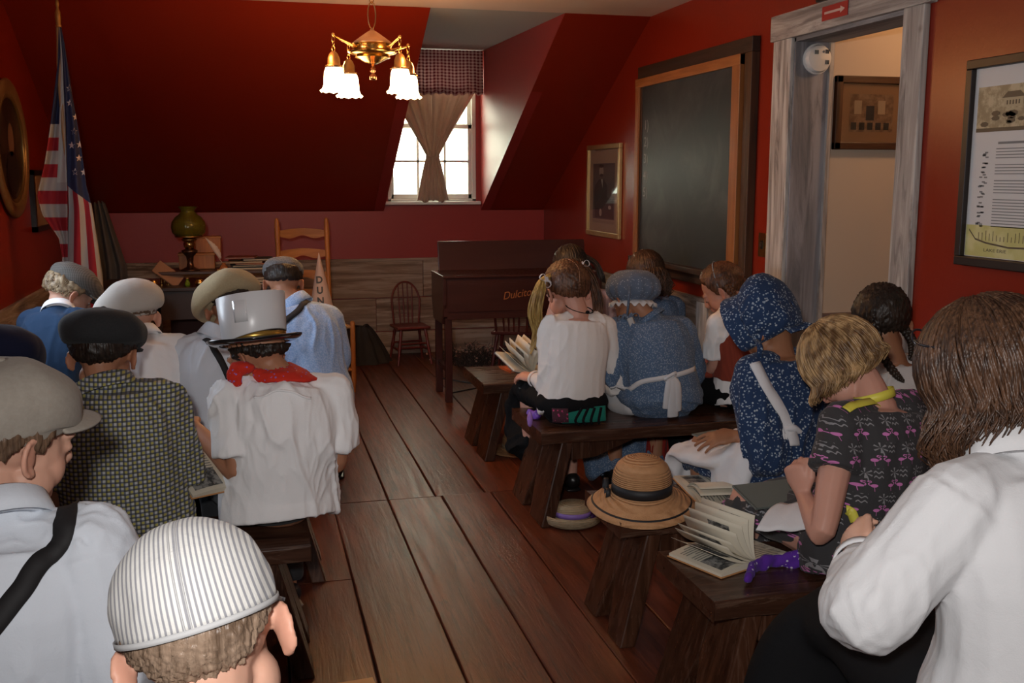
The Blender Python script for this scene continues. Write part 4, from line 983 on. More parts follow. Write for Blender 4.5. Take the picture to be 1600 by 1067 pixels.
EYEW = M('eye_white', (.62, .58, .55), .2); EYED = M('eye_iris', (.04, .022, .012), .15)
APRON = cloth('white_apron_cotton', lambda c: c.mix(c.noise(6, None, 3)*.4, (.66, .65, .66), (.56, .55, .57)), transl=.05)

# ------------------------------------------------------------ people: anatomy
def HS(px, Y, z=.42):
    a = W(px, 700, Y); return Vector((a.x, Y, z))
def hand(g, w_, d, n, sg, s, curl=.55, spread=.0):
    """palm, four fingers of unequal length and a thumb; w_ wrist, d towards the fingers, n back of the hand, sg thumb side"""
    w_ = Vector(w_); d = Vector(d).normalized(); n = Vector(n); n = (n-d*n.dot(d)).normalized(); t = d.cross(n)*sg
    g.tube([w_-d*.015*s, w_+d*.012*s, w_+d*.045*s, w_+d*.078*s], [(.022*s, .017*s), (.027*s, .016*s), (.037*s, .0155*s), (.036*s, .013*s)], 12, ref=t)
    for i, L_ in enumerate((.072, .080, .074, .058)):
        off = (.0275-.0185*i)*s; p = w_+d*(.080-(.006 if i in (0, 3) else 0))*s+t*off; a = curl*(.75+.08*i); dd = (d+t*(.09-.06*i+spread*(1.5-i))).normalized(); pts = [p-dd*.02*s, p]; nn = n.copy(); r = (.0092-(.001 if i == 3 else 0))*s; rad = [r, r]
        for k, f in enumerate((.44, .32, .24)):
            dd, nn = (dd*math.cos(a)-nn*math.sin(a)).normalized(), (nn*math.cos(a)+dd*math.sin(a)).normalized()
            pts.append(pts[-1]+dd*L_*f*s); rad.append(r*(1-.09*(k+1)))
        g.tube(pts, rad, 8, ref=t)
    b = w_+d*.022*s+t*.022*s; d1 = (d*.70+t*.62-n*.22).normalized(); d2 = (d*.92+t*.15-n*.35).normalized()
    g.tube([b-d1*.012*s, b+d1*.030*s, b+d1*.030*s+d2*.026*s, b+d1*.030*s+d2*.050*s], [.0135*s, .0118*s, .0102*s, .0085*s], 9, ref=n)
def headparts(g, HM):
    h = G()
    h.ell((0, -.012, .022), (.074, .092, .084)); h.ell((0, .028, -.022), (.060, .058, .078)); h.ell((0, .052, -.080), (.030, .026, .022))
    for s in (-1, 1):
        h.ell((s*.030, .050, -.040), (.028, .026, .034)); h.ell((s*.045, .020, -.058), (.022, .036, .030)); h.ell((s*.030, .074, .012), (.020, .012, .009))
        h.ell((s*.031, .0745, -.008), (.0145, .010, .0085))
        R_ = Matrix.Rotation(s*.42, 3, 'Z'); ec = Vector((s*.0765, -.010, -.018))
        h.ell(ec+Vector((s*.003, 0, 0)), (.0055, .0155, .023), R_, 12, 8)
        pts = [ec+R_ @ Vector((s*.008, .019*math.cos(a), .026*math.sin(a)-.002)) for a in np.linspace(-2.2, 1.9, 12)[::-1]]
        pts = [ec+R_ @ Vector((s*.0075, -.0175*math.cos(a-.2), .026*math.sin(a-.2))) for a in np.linspace(-1.4, 2.6, 12)]
        h.tube(pts, [.0048]*12, 7); h.ell(ec+Vector((s*.002, .008, -.023)), (.0055, .007, .008), None, 8, 6)
    h.tube([(0, .080, .010), (0, .090, -.010), (0, .099, -.030), (0, .094, -.038)], [(.0075, .008), (.008, .009), (.011, .010), (.009, .006)], 10, ref=(1, 0, 0))
    for s in (-1, 1): h.ell((s*.0095, .088, -.034), (.0068, .0085, .0062), None, 8, 6)
    h.ell((0, .083, -.054), (.022, .0085, .0045), None, 12, 6); h.ell((0, .081, -.063), (.019, .009, .0055), None, 12, 6)
    h.xf(HM); g.add(h.arr(), h.f)
def frames(sp):
    s = sp['s']; ty = math.radians(sp.get('ty', 0)); sd = Vector((math.cos(ty), math.sin(ty), 0)); fw = Vector((-math.sin(ty), math.cos(ty), 0))
    H, N = sp['H'], sp['N']; Pc = H+Vector((0, 0, .085*s)); Mv = (Pc*.5+N*.5)-fw*.035*s; t = (N-Mv).normalized(); bk = sd.cross(t)
    tilt = Vector((0, 0, math.sin(math.radians(sp.get('tilt', 0))))); sdt = (sd+tilt).normalized()
    sw = sp.get('sw', .125)
    S = {k: N+sdt*sg*sw*s-t*.045*s+fw*.006*s for k, sg in (('L', -1), ('R', 1))}
    return s, sd, fw, H, N, Pc, Mv, t, S
def arms(sp, S, sd, fw, s):
    out = {}
    for k, sg in (('L', -1), ('R', 1)):
        e, w_ = sp.get('arm'+k, (None, None))
        if e is None: e = S[k]+Vector((0, 0, -.21*s))+sd*sg*.035*s+fw*.02*s
        if w_ is None: w_ = e+fw*.19*s-sd*sg*.07*s+Vector((0, 0, .0))
        u = e-S[k]; e = S[k]+u.normalized()*min(max(u.length, .19*s), .27*s)
        u = w_-e; w_ = e+u.normalized()*min(max(u.length, .14*s), .21*s)
        out[k] = (S[k], e, w_)
    return out
def body(sp, root):
    s, sd, fw, H, N, Pc, Mv, t, S = frames(sp); A = arms(sp, S, sd, fw, s); sp['A'] = A
    hm = sp['HM']; g = G(); hs = sp['hs']
    g.tube([Pc, Pc.lerp(Mv, .6), Mv.lerp(N, .35), Mv.lerp(N, .8), N-t*.015*s], [(.125*s, .095*s), (.108*s, .080*s), (.118*s, .080*s), (.108*s, .062*s), (.050*s, .042*s)], 16, ref=sd, res=3)
    nb = hm @ Vector((0, -.026, -.045)); g.tube([N-t*.03*s, N.lerp(nb, .45), nb], [(.050*s, .046*s), (.042*hs*1.02, .043*hs), (.043*hs, .045*hs)], 14, ref=sd, res=3)
    for k, sg in (('L', -1), ('R', 1)):
        S_, e, w_ = A[k]; g.tube([N-t*.03*s, N.lerp(S_, .55)-t*.010*s, S_], [.034*s, .034*s, .038*s], 12)
        g.tube([S_, S_.lerp(e, .45), e, e.lerp(w_, .35), w_], [.040*s, .037*s, .029*s, .030*s, (.0195*s, .0185*s)], 12, res=4)
        hd = sp.get('hand'+k, {}); d = Vector(hd.get('d', (w_-e).normalized()*.7+Vector((0, 0, -.15))))
        hand(g, w_, d, hd.get('n', Vector((0, 0, 1))-fw*.3), hd.get('t', -sg), s*hd.get('s', .86), hd.get('c', .6), hd.get('spread', 0))
    if sp.get('legs', True):
        for k, sg in (('L', -1), ('R', 1)):
            a, kn, an = legs(sp, sg); g.tube([a, a.lerp(kn, .5), kn, kn.lerp(an, .35), an], [.066*s, .058*s, .046*s, .043*s, .028*s], 12, res=3)
            g.tube([an+Vector((0, 0, -.015))-fw*.025*s, an+fw*.06*s-Vector((0, 0, .028)), an+fw*.14*s-Vector((0, 0, .035))], [(.030*s, .028*s), (.034*s, .024*s), (.032*s, .016*s)], 10, ref=sd)
    headparts(g, hm); vox = sp.get('vox', .006); g.remesh(vox, 3, .5)
    a = g.arr(); inv = np.array(hm.inverted()); l = a @ inv[:3, :3].T+inv[:3, 3]
    tint = .9*np.exp(-(((l[:, 0])/.020)**4+((l[:, 1]-.090)/.014)**2+((l[:, 2]+.058)/.009)**4))
    tint += .30*np.exp(-(((np.abs(l[:, 0])-.043)/.02)**2+((l[:, 1]-.06)/.03)**2+((l[:, 2]+.035)/.02)**2))
    ear = np.exp(-(((np.abs(l[:, 0])-.086)/.012)**2+((l[:, 1]+.012)/.022)**2+((l[:, 2]+.018)/.032)**2)); tint += .55*ear
    o = g.build('body', sp['skin'], root, tint=np.clip(tint, 0, 1))
    for sg in (-1, 1):
        e = G().ell((sg*.031, .0740, -.011), (.0115, .0085, .0060), None, 12, 8).xf(hm).build('eye', EYEW, root)
        G().ell((sg*.031, .0812, -.013), (.0045, .003, .0042), None, 10, 6).xf(hm).build('iris', EYED, e)
        b = [hm @ Vector((sg*x, y, z)) for x, y, z in ((.016, .0855, .014), (.030, .0850, .020), (.046, .0745, .015))]
        G().tube(b, [(.0012*hs, .003*hs), (.0015*hs, .0036*hs), (.001*hs, .002*hs)], 6, res=3).build('eyebrow', sp['hair'], root)
    return g
def legs(sp, sg):
    s = sp['s']; ty = math.radians(sp.get('ly', sp.get('ty', 0)*.5)); sd = Vector((math.cos(ty), math.sin(ty), 0)); fw = Vector((-math.sin(ty), math.cos(ty), 0))
    a = sp['H']+sd*sg*.075*s+Vector((0, 0, .072*s)); kn = a+fw*.31*s+sd*sg*.02; kn.z = a.z+.015; an = Vector((kn.x, kn.y, .075))+fw*sp.get('tuck', -.04)
    return a, kn, an
def folds(sp, amp=.006, seed=0, freq=24):
    amp = amp*1.35
    def f(a):
        n = snoise(a*np.array([1, 1, .32]), freq, seed); m = snoise(a, freq*.45, seed+5)
        r = np.clip(1-np.abs(n)*1.5, 0, 1); k = snoise(a*np.array([1, 1, .5]), freq*2.1, seed+9); r2 = np.clip(1-np.abs(k)*1.4, 0, 1); w_ = np.clip(.5+.6*snoise(a, 7, seed+3), .1, 1); return amp*(r**1.5*1.5*w_-.3)+amp*.5*m+amp*.45*r2**1.5*w_
    return f
def creases(lines):
    """raised or sunken seam lines: (points, amp, width)"""
    def f(a):
        out = np.zeros(len(a))
        for pts, amp, wd in lines:
            best = np.full(len(a), 9.)
            for p, q in zip(pts[:-1], pts[1:]):
                p = np.array(p); q = np.array(q); d = q-p; t = np.clip(((a-p)@d)/(d@d), 0, 1); best = np.minimum(best, np.linalg.norm(a-(p+t[:, None]*d), axis=1))
            out += amp*np.exp(-(best/wd)**2)
        return out
    return f
def shirt(sp, root, mat, name='shirt', sleeve='long', hem=.0, loose=1., amp=.006, nk=.0, sl=1., vox=None, extra=None, wide=1., cuff=True, belly=1.):
    s, sd, fw, H, N, Pc, Mv, t, S = frames(sp); A = sp['A']; g = G(); lo = loose
    pts = [Pc+Vector((0, 0, -.05*s-hem))-fw*.012*s, Pc, Pc.lerp(Mv, .6), Mv.lerp(N, .35), Mv.lerp(N, .82), N-t*(.018+nk)*s]
    if nk <= 0: pts.append(N.lerp(sp['HM'] @ Vector((0, -.026, -.045)), .22))
    g.tube(pts, [(.150*s*lo*wide*belly, .115*s*lo), (.148*s*lo*wide*belly, .118*s*lo), (.134*s*lo*wide*belly, .104*s*lo), (.140*s*lo*wide, .100*s*lo), (.126*s*wide, .086*s), (.068*s, .062*s)]+([] if nk > 0 else [(.056*s, .054*s)]), 20, ref=sd, res=3, flat=True)
    for k, sg in (('L', -1), ('R', 1)):
        S_, e, w_ = A[k]
        g.tube([N-t*(.035+nk)*s, N.lerp(S_, .5)-t*.010*s, S_], [.047*s, .051*s, .052*s*sl], 12)
        if sleeve == 'long': g.tube([S_, S_.lerp(e, .5), e, e.lerp(w_, .5), e.lerp(w_, .93)], [.055*s*sl, .052*s*sl, .046*s*sl, .042*s*sl, .031*s*sl], 14, res=4, flat=True)
        elif sleeve == 'short': g.tube([S_, S_.lerp(e, .45), S_.lerp(e, .82)], [.054*s*sl, .056*s*sl, .059*s*sl], 14, res=4, flat=True)
        elif sleeve == 'cap': g.tube([S_, S_.lerp(e, .25), S_.lerp(e, .42)], [.048*s*sl, .047*s*sl, .046*s*sl], 14, res=4, flat=True)
        elif sleeve == 'puff': g.tube([S_, S_.lerp(e, .2), S_.lerp(e, .55), S_.lerp(e, .95), e.lerp(w_, .12), e.lerp(w_, .2)], [.055*s, .070*s, .073*s, .072*s, .056*s, .040*s], 14, res=4, flat=True)
    g.remesh(vox or sp.get('vox', .006)*1.15, 4, .6)
    f1 = folds(sp, amp, sp.get('seed', 1)); fe = creases(extra) if extra else None
    g.disp(lambda a: f1(a)+(fe(a) if fe else 0)); o = g.build(name, mat, root)
    sp['bvh'] = g.bvh(); sp['shirt'] = o
    if cuff and sleeve in ('long', 'short'):
        for k in 'LR':
            S_, e, w_ = A[k]
            c_, d, r = (e.lerp(w_, .93), (w_-e).normalized(), .034*s*sl) if sleeve == 'long' else (S_.lerp(e, .81), (e-S_).normalized(), .062*s*sl)
            ring(c_, d, r, .020 if sleeve == 'long' else .022, .0035).build('cuff', mat, o)
    return o
def ring(c, d, r, h, th, ry=None, ref=None, flare=0):
    c = Vector(c); d = Vector(d).normalized(); A_ = Vector(ref) if ref is not None else (Vector((1, 0, 0)) if abs(d.x) < .8 else Vector((0, 1, 0))); B_ = d.cross(A_).normalized(); A_ = B_.cross(d); ry = ry or r; P = []
    for (q, z) in ((0, -h/2), (th, -h/2), (th+flare, h/2), (flare, h/2)): P.append([tuple(c+d*z+A_*(r+q)*math.cos(2*PI*k/28)+B_*(ry+q)*math.sin(2*PI*k/28)) for k in range(28)])
    return G().grid(P, True, True)
def collar(sp, mat, h=.030, r=.056, parent=None):
    s = sp['s']; N = sp['N']; nb = sp['HM'] @ Vector((0, -.026, -.045)); d = (nb-N).normalized()
    g = ring(N+d*.006*s, d, r*s*.92, h*s, .006*s, r*s*.88, flare=-.003*s)
    P = []
    A_ = Vector((1, 0, 0)); B_ = d.cross(A_).normalized(); A_ = B_.cross(d)
    for q, z in ((.0035, h*.55), (.009, h*.45), (.014, -h*.1), (.018, -h*.62)): P.append([tuple(N+d*(.006+z)*s+A_*(r*.92+q)*s*math.cos(2*PI*k/28)+B_*(r*.88+q)*s*math.sin(2*PI*k/28)) for k in range(28)])
    g.grid(P, False, True); return g.build('collar', mat, parent or sp['shirt'], solid=.0025)
def ribbon(bvh, pts, wd, mat, name, parent, n=28, off=.0035, th=.003, col=3, res=True):
    pts = [Vector(p) for p in pts]
    if len(pts) > 2: pts, _ = spline(pts, [(1, 1)]*len(pts), max(2, n//(len(pts)-1)))
    else: pts = [pts[0].lerp(pts[1], i/n) for i in range(n+1)]
    Q = []; Nn = []
    for p in pts:
        c, nn, _, _ = bvh.find_nearest(p)
        Q.append(c); Nn.append(nn)
    for _ in range(12): Q = [Q[0]]+[(Q[i-1]+Q[i]*2+Q[i+1])/4 for i in range(1, len(Q)-1)]+[Q[-1]]
    P = []
    for i in range(len(Q)):
        t = (Q[min(i+1, len(Q)-1)]-Q[max(0, i-1)]).normalized(); nn = sum(Nn[max(0, i-4):i+5], Vector()).normalized(); b = nn.cross(t).normalized(); row = []
        for j in range(col):
            u = (j/(col-1)-.5)*wd; q = Q[i]+b*u; c, n2, _, _ = bvh.find_nearest(q); row.append(tuple(c+nn*(off+th/2)))
        P.append(row)
    return G().grid(P).build(name, mat, parent, solid=th)
def trousers(sp, root, mat, name='trousers'):
    s, sd, fw, H, N, Pc, Mv, t, S = frames(sp); g = G(); g.ell(H+Vector((0, 0, .078*s)), (.150*s, .115*s, .082*s), Matrix.Rotation(math.radians(sp.get('ty', 0)), 3, 'Z'))
    for sg in (-1, 1):
        a, kn, an = legs(sp, sg); g.tube([a, a.lerp(kn, .5), kn, kn.lerp(an, .5), an+Vector((0, 0, .02))], [.074*s, .070*s, .058*s, .055*s, .050*s], 12, res=3, flat=True)
    g.remesh(.011, 3); g.disp(folds(sp, .004, 3)); return g.build(name, mat, root)
def shoes(sp, root, mat, sole=None):
    s = sp['s']; ty = math.radians(sp.get('ly', sp.get('ty', 0)*.5)); fw = Vector((-math.sin(ty), math.cos(ty), 0)); sd = Vector((math.cos(ty), math.sin(ty), 0))
    for sg in (-1, 1):
        a, kn, an = legs(sp, sg); an = Vector((an.x, an.y, 0)); g = G(); g.tube([an+Vector((0, 0, .055))-fw*.025*s, an+fw*.04*s+Vector((0, 0, .045)), an+fw*.14*s+Vector((0, 0, .034))], [(.036*s, .040), (.038*s, .034), (.036*s, .022)], 12, ref=sd, res=3)
        g.remesh(.009, 2); o = g.build('shoe', mat, root)
        G().tube([an+Vector((0, 0, .010))-fw*.04*s, an+fw*.05*s+Vector((0, 0, .010)), an+fw*.165*s+Vector((0, 0, .010))], [(.036*s, .009), (.040*s, .009), (.035*s, .009)], 12, ref=sd, res=3).build('sole', sole or BLACK, o)
def skirt(sp, root, mat, hemz=.12, wide=1., name='skirt', fwd=1., amp=.007, drop=0):
    s, sd, fw, H, N, Pc, Mv, t, S = frames(sp); ty = math.radians(sp.get('ly', sp.get('ty', 0)*.5)); fw = Vector((-math.sin(ty), math.cos(ty), 0)); sd = Vector((math.cos(ty), math.sin(ty), 0)); g = G(); w_ = wide*s
    K = H+fw*.36*s*fwd+Vector((0, 0, .070*s-drop))
    g.ell(H+Vector((0, 0, .080*s)), (.165*w_, .130*s, .086*s), Matrix.Rotation(ty, 3, 'Z'))
    g.tube([Pc.lerp(Mv, .35), Pc, ], [(.118*s, .095*s), (.150*w_, .12*s)], 16, ref=sd)
    g.tube([H+Vector((0, 0, .080*s-drop)), H+fw*.2*s+Vector((0, 0, .078*s-drop)), K, K+fw*.05*s+Vector((0, 0, -.06)), K+fw*.055*s+Vector((0, 0, -.18)), Vector((K.x, K.y, hemz))-fw*.06*s], [(.16*w_, .075*s), (.17*w_, .074*s), (.165*w_, .060*s), (.17*w_, .055*s), (.185*w_, .07*s), (.20*w_, .085*s)], 22, ref=sd, res=4, flat=True)
    g.remesh(.010, 4)
    def f(a):
        d = (a-np.array(K))@np.array(sd); low = np.clip((.40-a[:, 2])/.2, 0, 1); return .014*np.sin(d*55+2*np.sin(a[:, 2]*6))*low
    f1 = folds(sp, amp, 4); g.disp(lambda a: f(a)+f1(a)); return g.build(name, mat, root)
# ------------------------------------------------------------ people: hair
def hairshell(sp, root, mat, thick=.012, front=.62, side=-.10, back=-.62, tuft=.0025, name='hair', freq=90, cut=None, res=(72, 52), clip=None):
    C_ = np.array((0, -.012, .022)); R_ = np.array((.074, .092, .084)); nu, nv = res; P = []; rng = sp.get('seed', 1)
    U, Vv = np.meshgrid(np.linspace(0, 2*PI, nu, endpoint=False), np.linspace(.03, PI-.03, nv))
    d = np.stack([np.sin(Vv)*np.sin(U), np.sin(Vv)*np.cos(U), np.cos(Vv)], -1)       # U = 0 at the face
    az = np.abs(np.where(U > PI, 2*PI-U, U)); 
    line = np.interp(az, [0, .55, 1.05, 1.30, 1.62, 1.85, 2.4, PI], [front, front-.05, (front+side)*.5+.05, side-.22, side-.02, side-.28, back+.06, back])
    jag = .035*snoise(d.reshape(-1, 3), 22, rng).reshape(U.shape)
    m = np.clip((d[..., 2]-line+jag)/.16, 0, 1); m = m*m*(3-2*m)
    n1 = snoise((d*np.array([1, 1, .25])).reshape(-1, 3), freq*.45, rng+2).reshape(U.shape)
    r = (1-.05*(1-m))[..., None]*R_+(m*(thick+tuft*n1))[..., None]
    if cut is not None: r = np.where((d[..., 2] > cut)[..., None], R_*.985, r)
    g = G().grid((C_+d*r)[:, ::-1], False, True); g.f.append(tuple(range(nu))); g.f.append(tuple(range(nu*(nv-1), nu*nv))[::-1])
    g.xf(sp['HM'])
    if clip:
        a = g.arr(); c0, n0 = np.array(clip[0]), np.array(clip[1]); k = np.clip(((a-c0)@n0)/.006+1.5, 0, 1)[:, None]; hc = np.array(sp['Hc']); g.v = [a+(hc-a)*k*.16]
    o = g.build(name, mat, root); sp['hairo'] = o; return o
def bundle(pts, rad, n, mat, name, parent, seed=0, sr=.0035, wav=.004, braid=False, res=6):
    P0, R0 = spline([Vector(p) for p in pts], [(r, r) for r in rad], res); g = G(); rr = np.random.RandomState(seed); m = len(P0)
    T = [(P0[min(i+1, m-1)]-P0[max(i-1, 0)]).normalized() for i in range(m)]; A_ = Vector((1, 0, 0)) if abs(T[0].x) < .8 else Vector((0, 1, 0)); F = []
    for i in range(m): B_ = T[i].cross(A_).normalized(); A_ = B_.cross(T[i]).normalized(); F.append((A_.copy(), B_.copy()))
    if braid:
        for k in range(3):
            q = []; 
            sub = 4*m
            for i in range(sub+1):
                t = i/sub*(m-1); j = min(int(t), m-2); f = t-j; c = P0[j].lerp(P0[j+1], f); r = R0[j][0]*(1-f)+R0[j+1][0]*f; ph = braid*i/sub*2*PI+k*2*PI/3
                q.append((c+F[j][0]*r*.75*math.sin(ph)+F[j][1]*r*.45*math.sin(2*ph), r*.62))
            g.tube([a for a, _ in q], [b for _, b in q], 7)
        return g.build(name, mat, parent)
    for k in range(n):
        a = rr.uniform(0, 2*PI); rho = math.sqrt(rr.uniform(.05, 1)); ph = rr.uniform(0, 6); end = rr.uniform(.86, 1.0); q = []; rad_ = []
        mm = max(3, int(m*end))
        for i in range(mm):
            r = R0[i][0]*rho; aa = a+.5*math.sin(i*.13+ph)*.5; q.append(P0[i]+F[i][0]*(r*math.cos(aa)+wav*math.sin(i*.55+ph)*i/m)+F[i][1]*(r*math.sin(aa)+wav*math.cos(i*.45+ph)*i/m)); rad_.append(sr*(1-.75*(i/mm)**3))
        g.tube(q, rad_, 5)
    g.tube(P0, [max(.001, r[0]*.72) for r in R0], 8)
    return g.build(name, mat, parent)
def flowlocks(sp, mat, parent, n=240, az=(40, 320), length=.12, flare=.02, curl=.012, top=1.0, r=.006, name='hair_locks', seed=0, down=None, az0=None, lift=.012, el0=82, elj=25, curlf=26, elend=-12, lmin=.72):
    hm = sp['HM']; hs = sp['hs']; rr = np.random.RandomState(seed); g = G(); C_ = Vector((0, -.012, .022)); R_ = Vector((.074, .092, .084)); dn = (hm.to_3x3().inverted() @ (down or Vector((0, 0, -1)))).normalized()
    for k in range(n):
        a = math.radians(rr.uniform(*az)); e0 = el0-rr.uniform(0, elj); lf = lift*rr.uniform(.6, 1.35); pts = []; ph = rr.uniform(0, 6.3); L_ = length*rr.uniform(lmin, 1.08); j = rr.uniform(-.08, .08)
        for i in range(7):
            e = math.radians(lerp(e0, elend, i/6)); aa = a+j*i/3; q = Vector((math.cos(e)*math.sin(aa)*(R_.x+lf), math.cos(e)*math.cos(aa)*(R_.y+lf), math.sin(e)*(R_.z+lf)))+C_; pts.append(q)
        out = Vector((math.sin(a), math.cos(a), 0)); b = pts[-1]; cu_ = curl*rr.uniform(.5, 1.4)
        dr = (pts[-1]-pts[-2]).normalized(); pos = b.copy()
        for i in range(1, 8):
            t = i/7; q = min(1, t*1.25); pos = pos+(dr*(1-q)+dn*q).normalized()*(L_/hs/7); pts.append(pos+out*(flare*math.sin(t*PI*.8))+Vector((cu_*(math.sin(ph+t*L_*curlf*4)-math.sin(ph)), cu_*(math.cos(ph*1.7+t*L_*curlf*4)-math.cos(ph*1.7)), 0))*t**.7)
        m = len(pts); g.tube([hm @ p for p in pts], [(r*hs*(.55+.45*math.sin(PI*min(1, i/m*1.6)))*(1-.8*(i/m)**4),)*2 for i in range(m)], 5)
    return g.build(name, mat, parent)
# ------------------------------------------------------------ people: headgear
def capmat(HM, dx=0, dy=0, dz=0, pitch=0, roll=0, yaw=0, s=1.):
    return HM @ Matrix.Translation((dx, dy, dz)) @ Matrix.Rotation(math.radians(yaw), 4, 'Z') @ Matrix.Rotation(math.radians(-pitch), 4, 'X') @ Matrix.Rotation(math.radians(roll), 4, 'Y') @ Matrix.Scale(s, 4)
def flat_cap(sp, root, mat, wide=1., puff=1., band=.080, droop=0, dang=0, peak=True, seams=8, wr=.0018, length=1.15, seed=0, button=True, height=1., plen=.052, peakmat=None, name='cap', **kw):
    cm = capmat(sp['HM'], **kw); g = G(); P = []; na, rings_ = 72, []
    prof = [(band-.008, .012), (band, .010), (band+.003, .016), (band+.006, .026)]+[(band+.006+(.028*wide)*math.sin(t)**.8, .026+(.030*puff)*(1-math.cos(t))) for t in np.linspace(.25, PI/2, 6)]
    r1, z1 = prof[-1]; prof += [(r1*math.cos(t)**.8, z1+(.072*height)*math.sin(t)) for t in np.linspace(.18, PI/2-.02, 11)]
    for i, (r, z) in enumerate(prof):
        row = []
        for j in range(na):
            a = 2*PI*j/na; up_ = i/len(prof); k = 1+.0*a
            if seams and i > 3: k *= 1-.014*math.exp(-((((a/(2*PI)*seams) % 1)-.5)/.045)**2)
            x, y = r*math.sin(a)*k, r*math.cos(a)*k*length+.004; zz = z
            if i > 3: zz -= .30*max(0, y-.03)*min(1, r/.05); dd = math.cos(a-math.radians(dang)); zz -= droop*max(0, dd)*(r/.12)**2; x += droop*.5*math.sin(math.radians(dang))*max(0, dd)*(r/.12); y += droop*.5*math.cos(math.radians(dang))*max(0, dd)*(r/.12)
            row.append((x, y, zz))
        P.append(row)
    P = np.array(P); nz = snoise(P.reshape(-1, 3), 38, seed).reshape(P.shape[:2]); nz2 = snoise(P.reshape(-1, 3), 16, seed+1).reshape(P.shape[:2]); wgt = np.clip((np.arange(len(prof))-3)/4, 0, 1)[:, None]
    nrm = P-np.array([0, 0, .03]); nrm /= np.linalg.norm(nrm, axis=-1, keepdims=True); P = P+nrm*((wr*nz+wr*1.6*nz2)*wgt)[..., None]
    g.grid(P[:, ::-1], False, True); g.f.append(tuple(range(g.n-na, g.n))[::-1]); g.xf(cm); o = g.build(name, mat, root, sub=1)
    if peak:
        P = []
        for t in np.linspace(0, 1, 6):
            row = []
            for a in np.linspace(-1.12, 1.12, 22):
                c_ = math.cos(a*1.30); rr = band-.004+t*plen*max(0, c_)**.55; row.append((rr*math.sin(a), rr*math.cos(a)*length+.004+.010*t*max(0, c_), .024-.018*t*max(0, c_)-.012*t*math.sin(a)**2))
            P.append(row)
        G().grid(P).xf(cm).build('peak', peakmat or mat, o, solid=.006, sub=1)
    if button: G().ell((0, .004, prof[-1][1]+.0005), (.0085, .0085, .005), None, 12, 6).xf(cm).build('button', mat, o)
    return o
# ------------------------------------------------------------ the people
def person(label, sp, hair=None):
    s = sp['s']; sp.setdefault('hs', 1.0); hy, hp, hr = (math.radians(sp.get(k, 0)) for k in ('hy', 'hp', 'hr'))
    hc = sp['Hc']; sp['HM'] = Matrix.Translation(hc) @ Matrix.Rotation(hy, 4, 'Z') @ Matrix.Rotation(-hp, 4, 'X') @ Matrix.Rotation(hr, 4, 'Y') @ Matrix.Scale(sp['hs'], 4)
    root = thing('person', label, 'person', (sp['H'].x, sp['H'].y, 0), math.radians(sp.get('ty', 0)))
    sp['root'] = root; sp['hair'] = hair or HBR; sp.setdefault('skin', SK1)
    sp['g'] = body(sp, root); return root

# 1 boy in the navy sweater
sp = dict(H=HS(85, 4.77), N=W(92, 487, 4.84), Hc=W(110, 457, 4.92), hy=-62, hp=30, ty=-22, s=1.06, hs=1.06, seed=11, armR=(W(140, 560, 4.95), None))
r_ = person('boy in a navy sweater and grey flat cap, sitting by the left wall', sp, HCU)
shirt(sp, r_, NAVY, 'sweater', 'long', loose=1.04, amp=.005); collar(sp, WSH, .036, .058)
trousers(sp, r_, TROU); shoes(sp, r_, BLACK); hairshell(sp, r_, HCU, .015, tuft=.005, side=-.2, back=-.66, freq=60, cut=.3)
g = G(); rr = np.random.RandomState(5)
for k in range(150):
    az_ = rr.uniform(1.75, 4.5); el_ = rr.uniform(-.55, .15); c_ = Vector((.080*math.cos(el_)*math.sin(az_), .100*math.cos(el_)*math.cos(az_)-.012, .088*math.sin(el_)+.022)); r0 = rr.uniform(.006, .010); ax = c_.normalized(); u_ = ax.cross(Vector((0, 0, 1))).normalized(); v_ = ax.cross(u_)
    g.tube([c_+ax*(.003+.002*j/6)+u_*r0*math.cos(j*.9)+v_*r0*math.sin(j*.9) for j in range(8)], [.0028]*8, 5)
g.xf(sp['HM']).build('curls', HCU, sp['hairo'])
flat_cap(sp, r_, CAPC['herring'], wide=.45, puff=.9, pitch=4, dz=.006, seams=0, length=1.24, height=.85, peak=True)

# 2 boy in the white cap
sp = dict(H=HS(222, 3.87), N=W(220, 530, 3.95), Hc=W(206, 494, 4.02), hy=14, hp=20, ty=4, s=1.06, hs=1.08, seed=12, armL=(W(172, 640, 3.95), None), armR=(W(283, 635, 3.97), None))
r_ = person('boy in a white shirt and cream floppy cap, sitting before the desk', sp, HBR)
shirt(sp, r_, WSH, 'shirt', 'long', loose=1.08, amp=.0065, sl=1.1, wide=1.02); collar(sp, WSH, .040, .060)
trousers(sp, r_, TROU); shoes(sp, r_, BLACK); hairshell(sp, r_, HBR, .010, back=-.55, cut=.1)
flat_cap(sp, r_, CAPC['white'], wide=.95, puff=1.0, height=1.1, pitch=-14, roll=-4, droop=.055, dang=-85, dz=-.012, dy=-.008, seams=0, wr=.003, seed=4, peak=False, button=False)

